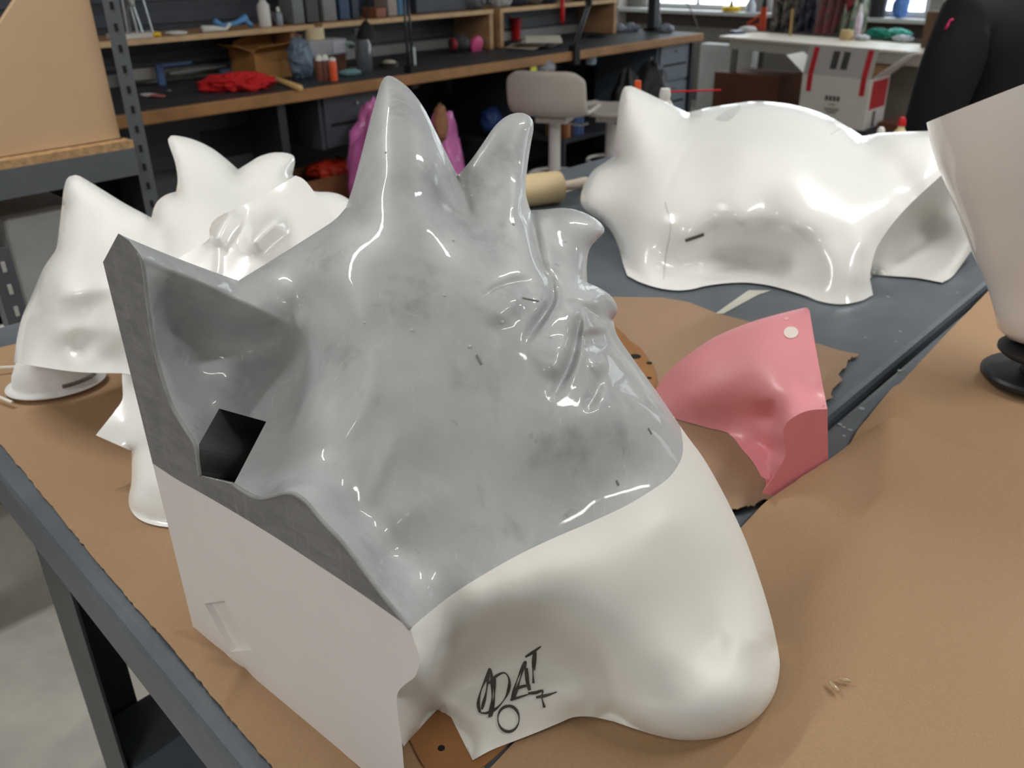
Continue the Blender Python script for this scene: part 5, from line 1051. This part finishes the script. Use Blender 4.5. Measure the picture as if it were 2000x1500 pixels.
for x, yt, cap, lb in ((1720, 247, m_wcap, 'cream glue bottle with pale nozzle behind the right dome ear'), (1758, 226, mat('red cap', srgb(196, 24, 30), .4), 'cream glue bottle with red cap behind the right dome ear')):
    p = at_d(float(x), 260., 2.35) * A(1, 1, 0) + A(0, 0, TZ); zt = at_d(float(x), float(yt), 2.35)[2]
    t = thing('glue_bottle', lb, 'bottle', p); h = zt - TZ; G().lathe([(.03, 0), (.032, .05), (.032, .6), (.024, .78), (.010, .93), (.008, 1)], p, p + A(0, 0, h * .86), 20).obj('body', mat('cream plastic', srgb(226, 208, 160), .4), t, autos=40)
    G().lathe([(.011, 0), (.010, .6), (.006, 1)], p + A(0, 0, h * .86), p + A(0, 0, h), 14).obj('cap', cap, t, autos=40)
# ------------------------------------------------------------------ table by the windows
m_ttop = mat('pale laminate top', srgb(232, 222, 206), .4, var=.02); m_tap = mat('pale grey apron', srgb(184, 180, 172), .5, var=.03); m_tleg = mat('grey table leg', srgb(118, 116, 114), .5)
TB = .75; ta, tb = at_z(1404., 70., TB), at_z(1840., 106., TB); td_ = (tb - ta) / np.linalg.norm(tb - ta); tn_ = np.cross([0, 0, 1.], td_); tn_ = tn_ if tn_ @ FWD > 0 else -tn_
TBW = .52
wt = thing('window_table', 'long pale table with grey legs beneath the windows', 'table', (ta + td_ * 1.3 + tn_ * .3) * A(1, 1, 0)); Lt = 2.6
G().prism([ta - A(0, 0, .02), ta + td_ * Lt - A(0, 0, .02), ta + td_ * Lt + tn_ * TBW - A(0, 0, .02), ta + tn_ * TBW - A(0, 0, .02)], (0, 0, .02)).obj('table_top', m_ttop, wt, bevel=.004)
G().bar(ta + td_ * .1 + tn_ * .04 - A(0, 0, .06), ta + td_ * (Lt - .1) + tn_ * .04 - A(0, 0, .06), .03, .08).obj('apron', m_tap, wt); G().bar(ta + td_ * .1 + tn_ * (TBW - .06) - A(0, 0, .06), ta + td_ * (Lt - .1) + tn_ * (TBW - .06) - A(0, 0, .06), .03, .08).obj('apron', m_tap, wt)
for s_ in (.14, Lt - .14):
    for w_ in (.06, TBW - .08):
        q = (ta + td_ * s_ + tn_ * w_) * A(1, 1, 0); G().cone(q, q + A(0, 0, TB - .02), .03, .03, 14).obj('leg', m_tleg, wt, autos=40)
G().bar((ta + td_ * 1.1 + tn_ * .02) * A(1, 1, 0) + A(0, 0, TB - .06), (ta + td_ * 1.24 + tn_ * .02) * A(1, 1, 0) + A(0, 0, TB - .06), .02, .09).obj('bracket', m_tleg, wt)
def T(x, y): return at_z(float(x), float(y), TB)
# draped printed fabrics
def drape(x0, x1, y, h, cols, seed, label):
    a, b = T(x0, y), T(x1, y); L = np.linalg.norm(b - a); d = (b - a) / L; g = G(); n, m = 26, 12; rs = np.random.RandomState(seed); ph = rs.uniform(0, 6.28, 4)
    for sgn in (0, 1):
        for j in range(m + 1):
            for i in range(n + 1):
                s_ = i / n; t = j / m; off = .035 * math.sin(s_ * 17 + ph[0] + t) + .02 * math.sin(s_ * 31 + ph[1] - t * 2); base = .05 * (1 - t)
                g.V.append(tuple(a + d * (L * s_) + tn_ * (off - base + sgn * (.06 + .05 * (1 - t)) - off * 2 * sgn * .5 + .12) + A(0, 0, .002 + h * t)))
    st = (n + 1) * (m + 1)
    for sgn in (0, 1):
        for j in range(m):
            for i in range(n):
                q = sgn * st + j * (n + 1) + i; f = (q, q + 1, q + n + 2, q + n + 1); g.F.append(f if not sgn else f[::-1])
    for i in range(n): q = m * (n + 1) + i; g.F.append((q, q + 1, q + 1 + st, q + st))
    for j in range(m):
        q = j * (n + 1); g.F.append((q + n + 1, q + st + n + 1, q + st, q) [::-1]); q += n; g.F.append((q, q + st, q + st + n + 1, q + n + 1)[::-1])
    tag(g.obj('printed_fabric', mat('print %d' % seed, srgb(*cols[0]), .6, col2=srgb(*cols[1]), scale=14, detail=5, lo=.42, hi=.6), smooth=True), label, 'fabric', 'printed fabrics on the window table')
drape(1494, 1548, 64, .42, ((26, 28, 32), (120, 112, 104)), 1, 'black fabric with pale floral print, leftmost on the window table')
drape(1546, 1585, 64, .42, ((26, 34, 50), (92, 92, 104)), 2, 'navy patterned fabric beside the black floral one on the window table')
drape(1583, 1628, 67, .42, ((150, 78, 88), (96, 84, 78)), 3, 'dusty pink patterned fabric on the window table')
drape(1626, 1666, 68, .42, ((92, 116, 96), (170, 164, 146)), 4, 'green leafy patterned fabric on the window table')
tag(blob(T(1655, 66) - tn_ * .05 + A(0, 0, .30), (.06, .03, .12), .3, 2, 15, 18, 12).obj('red_cloth', mat('dark red print', srgb(136, 30, 44), .6, col2=srgb(40, 26, 28), scale=16), smooth=True), 'dark red cloth hung over the green leafy fabric', 'cloth')
# caulking gun
p = T(1488, 60); cg = thing('caulking_gun', 'orange red caulking gun standing at the left of the printed fabrics', 'gun', p); m_or = mat('orange red paint', srgb(206, 70, 34), .45)
G().cone(p + A(0, 0, .002), p + A(0, 0, .20), .03, .028, 18).obj('barrel', m_or, cg, autos=40); G().cone(p + A(0, 0, .20), p + A(0, 0, .30), .026, .008, 16).obj('nozzle', m_blk, cg, autos=40)
G().bar(p + A(0, 0, .05) - td_ * .02, p + A(0, 0, .015) - td_ * .19, .02, .03).obj('handle', m_or, cg); G().bar(p + A(0, 0, .14) - td_ * .02, p + A(0, 0, .05) - td_ * .17, .015, .02).obj('trigger', m_or, cg)
p = T(1440, 66); tag(G().box(p + A(0, 0, .014), (.11, .08, .025), .4).obj('blue_box', mat('blue grey case', srgb(92, 104, 132), .4), bevel=.004), 'small blue grey case at the left end of the window table', 'case')
p = T(1460, 62); tag(blob(p + A(0, 0, .02), (.08, .06, .025), .4, 3, 18, 20, 12, flat=TB + .001).obj('white_tissue', mat('white tissue', srgb(238, 238, 240), .8), smooth=True), 'crumpled white tissue on the window table by the caulking gun', 'tissue')
p = T(1543, 70); tag(G().bar(p + A(0, 0, .002), p + A(.01, .05, .21), .022, .008).obj('paint_stick', mat('wood stick', srgb(176, 140, 92), .6)), 'upright wooden paint stick before the printed fabrics', 'stick')
p = T(1652, 78); tag(G().lathe([(.05, 0), (.052, .5), (.05, 1)], p + A(0, 0, .001), p + A(0, 0, .075), 24).obj('tape_roll', mat('tan tape', srgb(206, 180, 132), .6), autos=40), 'tan roll of tape before the green fabric', 'tape')
bottle(T(1672, 74), .03, .26, mat('pale pink bottle', srgb(222, 190, 220), .3, col2=srgb(236, 236, 240), scale=20), mwp, 'pale pink and white bottle right of the printed fabrics', .2, name='pink_bottle')
for i, (x, y, r, cc, lb) in enumerate(((1682, 79, .05, (226, 228, 232), 'crumpled white paper by the green gloves'), (1715, 74, .085, (30, 150, 128), 'crumpled green glove on the window table'), (1752, 74, .085, (76, 190, 176), 'pale turquoise glove right of the green glove'), (1735, 80, .035, (14, 92, 60), 'dark green glove cuff on the window table'), (1762, 82, .06, (216, 220, 230), 'crumpled white film before the carton on the window table'))):
    p = T(x, y); tag(blob(p + A(0, 0, r * .4), (r * 1.3, r * .8, r * .45), .5, 3, 90 + i, 22, 14, R=rotz(-.9), flat=TB + .001).obj('glove' if 'glove' in lb else 'paper_scrap', mat(lb, srgb(*cc), .5, var=.15, scale=30), smooth=True), lb, 'glove' if 'glove' in lb else 'paper')
p = T(1830, 98) + tn_ * .22; tag(G().box(p + A(0, 0, .125), (.34, .30, .25), math.atan2(td_[1], td_[0])).obj('carton', mat('brown carton', srgb(112, 86, 66), .7, var=.05), bevel=.003), 'closed brown carton on the window table beside the person', 'carton')
p = p + A(0, 0, .252); tag(G().lathe([(.07, 0), (.075, .5), (.05, 1)], p - td_ * .1, p + td_ * .22 + A(0, 0, .001), 22).obj('white_roll', mat('white film roll', srgb(214, 206, 206), .4, coat=.3), smooth=True), 'roll of white film lying on the brown carton', 'roll')
bpy.data.objects['white_roll'].location.z += .075
# things on the window sill
def sillp(x, y): p = at_u(float(x), float(y), U1 - .07); p[2] = SILL + .001; return p
p = sillp(1428, 18); ytp = thing('yellow_dispenser', 'yellow tape dispenser on the window sill', 'tape', p); G().lathe([(.08, 0), (.09, .3), (.085, 1)], p, p + A(0, 0, .045), 26).obj('body', m_ylw, ytp, autos=40); G().cone(p + A(0, 0, .045), p + A(0, 0, .10), .02, .012, 14).obj('spout', m_blk, ytp)
p = sillp(1466, 20); tag(G().lathe([(.05, 0), (.05, .5), (.02, 1)], p, p + A(0, 0, .12), 18).obj('clear_pot', mat('pale pot', srgb(190, 196, 206), .3), autos=40), 'pale conical pot on the window sill beside the yellow dispenser', 'pot')
p = sillp(1712, 26); tag(G().lathe([(.07, 0), (.085, .9), (.08, 1)], p, p + A(0, 0, .22), 22).obj('dark_pot', mat('dark grey pot', srgb(44, 42, 46), .5), autos=40), 'dark grey pot on the window sill behind the gloves', 'pot')
p = sillp(1757, 30); tag(blob(p + A(0, 0, .10), (.07, .05, .10), .35, 2.4, 97, 20, 14, flat=SILL + .001).obj('blue_cloth', mat('cornflower cloth', srgb(96, 140, 214), .5, var=.15), smooth=True), 'crumpled cornflower blue cloth on the window sill', 'cloth')
# ------------------------------------------------------------------ boxes and heater below the window table
def floor_box(x, y, u, w, d, h, z0, m, name, label, cat='box', rz=None):
    p = at_u(float(x), float(y), u) ; p[2] = z0; o = G().box(p + UD * d / 2 + A(0, 0, h / 2), (d, w, h), RZ if rz is None else rz).obj(name, m, bevel=.004); return tag(o, label, cat), p
m_brn2 = mat('dark brown carton', srgb(98, 58, 38), .65, var=.08, scale=4)
ht_, p = floor_box(1410, 180, 6.05, .55, .14, .62, 0, m_alu, 'panel_heater', 'white panel heater on the wall beneath the sill', 'heater')
zz = at_u(1455., 145., 5.45)[2]
o1, p = floor_box(1452, 200, 5.45, .62, .42, max(zz, .25), 0, m_brn2, 'brown_chest', 'dark brown chest with gold emblem under the window table')
o2, p = floor_box(1546, 195, 5.95, .20, .3, .30, 0, mat('mid brown carton', srgb(136, 100, 66), .7), 'brown_carton', 'mid brown carton between the chest and the white carton')
o3, p = floor_box(1762, 240, 5.0, .36, .45, .28, 0, m_brn2, 'brown_carton', 'low dark brown carton at the feet of the person')
o4, p = floor_box(1740, 180, 5.75, .5, .3, .66, 0, mat('beige panel', srgb(150, 142, 134), .7), 'beige_divider', 'beige divider standing behind the person beneath the table', 'divider')
# open white carton with red tape
uc = 4.95; bl_, br_ = at_u(1556., 240., uc), at_u(1686., 246., uc); zb = min(bl_[2], br_[2]); ztop = at_u(1578., 145., uc)[2]
dk = G().box((bl_ + br_) / 2 * A(1, 1, 0) + UD * .24 + A(0, 0, zb / 2), (.5, .7, zb), RZ).obj('dark_crate', mat('dark crate', srgb(44, 46, 54), .6), bevel=.006); tag(dk, 'dark plastic crate under the open white carton', 'crate')
vb, va = to_uv(bl_)[1], to_uv(br_)[1]; dpt_ = .36; zb += .001
m_wc = mat('white carton board', srgb(214, 208, 202), .6, var=.02); m_wci = mat('bare carton inside', srgb(168, 132, 94), .7); m_redt = mat('red tape', srgb(188, 40, 50), .45, var=.15, scale=30); m_prt = mat('dark grey print', srgb(66, 64, 64), .7)
oc = thing('open_carton', 'open white carton with red tape and dark print below the window table', 'carton', uv(uc + dpt_ / 2, (va + vb) / 2, zb))
th = .006
G().rbox(uc, uc + th, va, vb, zb, ztop).obj('front_side', m_wc, oc); G().rbox(uc + dpt_ - th, uc + dpt_, va, vb, zb, ztop).obj('back_side', m_wci, oc)
G().rbox(uc + th, uc + dpt_ - th, va, va + th, zb, ztop).obj('right_side', m_wc, oc); G().rbox(uc + th, uc + dpt_ - th, vb - th, vb, zb, ztop).obj('left_side', m_wc, oc); G().rbox(uc + th, uc + dpt_ - th, va + th, vb - th, zb, zb + th).obj('bottom', m_wci, oc)
fz = .20
ff = flap([uv(uc, va, ztop), uv(uc, vb, ztop), uv(uc + .06, vb - .0, ztop + fz), uv(uc + .06, va + .0, ztop + fz)], mat('grey white flap', srgb(176, 172, 170), .6), oc, 'front_flap')
flap([uv(uc + .01, vb, ztop), uv(uc + dpt_ - .01, vb, ztop), uv(uc + dpt_ - .05, vb + .17, ztop + .12), uv(uc + .03, vb + .17, ztop + .12)], m_wc, oc, 'left_flap')
flap([uv(uc + .01, va, ztop), uv(uc + dpt_ - .01, va, ztop), uv(uc + dpt_ - .05, va - .20, ztop + .17), uv(uc + .03, va - .20, ztop + .17)], m_wc, oc, 'right_flap')
flap([uv(uc + dpt_, va, ztop), uv(uc + dpt_, vb, ztop), uv(uc + dpt_ + .03, vb, ztop + .07), uv(uc + dpt_ + .03, va, ztop + .07)], m_wci, oc, 'back_flap')
for v_ in (va + .05, vb - .06):
    G().rbox(uc - .002, uc + .001, v_ - .02, v_ + .02, ztop - .12, ztop - .001).obj('red_tape', m_redt, oc)
    a_, b_ = uv(uc - .003, v_, ztop), uv(uc + .056, v_, ztop + fz - .01); G().bar(a_, b_, .04, .004, up=UD).obj('red_tape', m_redt, ff)
for v_ in (va + .22, va + .30): a_, b_ = uv(uc + .012, v_, ztop + .05), uv(uc + .05, v_, ztop + .17); G().bar(a_, b_, .05, .004, up=UD).obj('print_block', m_prt, ff)
G().rbox(uc + .05, uc + dpt_ - .03, va - .0025, va + .001, ztop - .22, ztop - .02).obj('red_band', m_redt, oc)
G().rbox(uc + .14, uc + .18, va - .0025, va + .001, zb + .01, ztop - .24).obj('grey_stripe', m_prt, oc)
vm = (va + vb) / 2; zm = zb + (ztop - zb) * .52
for (k, w_, h_, dz) in ((0, .022, .035, 0), (1, .022, .035, 0), (2, .022, .035, 0), (3, .022, .035, 0)): G().rbox(uc - .0015, uc + .001, vm - .052 + .03 * k, vm - .052 + .03 * k + w_, zm, zm + h_).obj('printed_letter', m_prt, oc)
for k, (w_, dz) in enumerate(((.05, -.03), (.12, -.06), (.10, -.075), (.07, -.09))): G().rbox(uc - .0015, uc + .001, vm - w_ / 2, vm + w_ / 2, zm + dz, zm + dz + .007).obj('printed_line', m_prt, oc)
# ------------------------------------------------------------------ the person in black
m_skin = mat('skin', srgb(206, 158, 128), .5, var=.04, sss=.1); m_tee = mat('black cotton', srgb(15, 15, 18), .85, var=.15, scale=10, bump=.012, bscale=7, stretch=(1, 1, .35)); m_trs = mat('dark trousers', srgb(30, 32, 38), .8, var=.1)
PD = 2.5; pc_ = at_d(1978., 150., PD) * A(1, 1, 0); PF = math.radians(12); PR = rotz(PF)
person = thing('person', 'person in a loose black shirt with a small pink mark standing at the right', 'person', pc_)
def P_(x, y, z): return tuple(pc_ + PR @ A(x, y, z) * .955)
def skin_mesh(name, verts, edges, radii, m, root_i, lev=2):
    me = bpy.data.meshes.new(name); o0 = np.array(person.location); me.from_pydata([tuple(np.array(v) - o0) for v in verts], edges, []); o = bpy.data.objects.new(name, me); COL.objects.link(o); o.parent = person
    md = o.modifiers.new('skin', 'SKIN'); md.use_smooth_shade = True; sv = me.skin_vertices[0].data if me.skin_vertices else None
    if sv is None:
        bm = bmesh.new(); bm.from_mesh(me); bm.verts.layers.skin.verify(); bm.to_mesh(me); bm.free(); sv = me.skin_vertices[0].data
    for i, r in enumerate(radii): sv[i].radius = r if hasattr(r, '__len__') else (r, r); sv[i].use_root = (i == root_i)
    ms_ = o.modifiers.new('ss', 'SUBSURF'); ms_.levels = lev; ms_.render_levels = lev; me.materials.append(m); return o
V = []; E = []; Rr = []
def node(p, r, parent=None):
    V.append(P_(*p)); Rr.append(r); i = len(V) - 1
    if parent is not None: E.append((parent, i))
    return i
pel = node((0, 0, .95), .12); wst = node((0, .01, 1.08), .115, pel); chs = node((0, .0, 1.25), .12, wst); nb = node((0, -.01, 1.42), .06, chs); nk = node((0, .0, 1.47), .052, nb); hd0 = node((0, .02, 1.56), .075, nk); hd1 = node((0, .03, 1.63), .085, hd0); node((0, .02, 1.70), .06, hd1)
for s_ in (-1, 1):
    sh = node((s_ * .165, -.01, 1.335), .05, nb); el = node((s_ * .25, -.03 + (.03 if s_ < 0 else 0), 1.08), .042, sh); wr = node((s_ * .255, .04, .83), .028, el); pm_ = node((s_ * .255, .06, .75), .03, wr)
    for k in range(4): kn = node((s_ * .255, .03 + .022 * k, .70 - .006 * (k in (1, 2))), .009, pm_); tpf = node((s_ * .25, .032 + .022 * k, .665 - .01 * (k in (1, 2))), .008, kn); node((s_ * .24, .034 + .022 * k, .645 - .01 * (k in (1, 2))), .007, tpf)
    tb1 = node((s_ * .245, .10, .765), .011, wr); node((s_ * .24, .12, .72), .009, tb1)
    hp2 = node((s_ * .10, 0, .88), .085, pel); kn2 = node((s_ * .11, .01, .49), .058, hp2); an = node((s_ * .115, -.02, .09), .038, kn2); node((s_ * .12, .12, .04), .034, an)
body = skin_mesh('body', V, E, Rr, m_skin, 0)
V, E, Rr = [], [], []
a = node((0, 0, .86), (.18, .13)); b = node((0, .0, 1.0), (.185, .135), a); c_ = node((0, 0, 1.18), (.19, .14), b); d_ = node((0, -.01, 1.32), (.16, .13), c_); e_ = node((0, -.01, 1.405), (.095, .085), d_)
for s_ in (-1, 1):
    f_ = node((s_ * .19, -.012, 1.335), .105, d_); g_ = node((s_ * .235, -.02, 1.22), .09, f_); h_ = node((s_ * .255, -.01, 1.06), .078, g_); node((s_ * .26, .03, .86), .06, h_)
shirt = skin_mesh('shirt', V, E, Rr, m_tee, 0)
V, E, Rr = [], [], []
a = node((0, 0, .93), (.15, .12))
for s_ in (-1, 1): b = node((s_ * .095, 0, .84), .105, a); c_ = node((s_ * .11, .01, .49), .078, b); node((s_ * .115, -.01, .10), .066, c_)
skin_mesh('trousers', V, E, Rr, m_trs, 0)
for s_ in (-1, 1):
    g = G().ball(P_(s_ * .118, .06, .045), (.048, .14, .045), 18, 10, R=PR); Vv = np.array(g.V); Vv[:, 2] = np.maximum(Vv[:, 2], .0); g.V = [tuple(v) for v in Vv]; g.obj('shoe', m_blk, person, smooth=True)
hair = blob(P_(0, -.01, 1.665), (.095, .105, .10), .06, 3, 22, 26, 18, R=PR); hair.obj('hair', mat('dark hair', srgb(40, 30, 26), .6, var=.2, scale=40), person, smooth=True)
for s_ in (-1, 1): G().ball(P_(s_ * .03, .108, 1.625), .012, 10, 8).obj('eye', mat('eye white', srgb(225, 220, 215), .3), person, smooth=True); G().ball(P_(s_ * .088, .02, 1.615), (.012, .02, .03), 10, 8, R=PR).obj('ear', m_skin, person, smooth=True)
G().ball(P_(0, .118, 1.60), (.014, .018, .024), 10, 8, R=PR).obj('nose', m_skin, person, smooth=True); G().ball(P_(0, .102, 1.565), (.024, .008, .006), 10, 6, R=PR).obj('mouth', mat('lips', srgb(170, 96, 90), .5), person, smooth=True)

bpy.context.view_layer.update(); se_ = shirt.evaluated_get(bpy.context.evaluated_depsgraph_get()); mi = se_.matrix_world.inverted(); pts_ = []
for x, y in ((1846, 58), (1852, 48), (1856, 40), (1861, 38)):
    v_ = Vector(ray(float(x), float(y)).tolist()); o_ = mi @ Vector(EYE.tolist()); ok, loc, nrm, _ = se_.ray_cast(o_, mi.to_3x3() @ v_)
    if ok: w_ = se_.matrix_world @ loc; pts_.append(np.array(w_) - ray(float(x), float(y)) * .003)
if len(pts_) > 1: G().tube(pts_, .0035, 8).obj('pink_mark', mat('pink paint', srgb(214, 60, 110), .5), person, smooth=True)
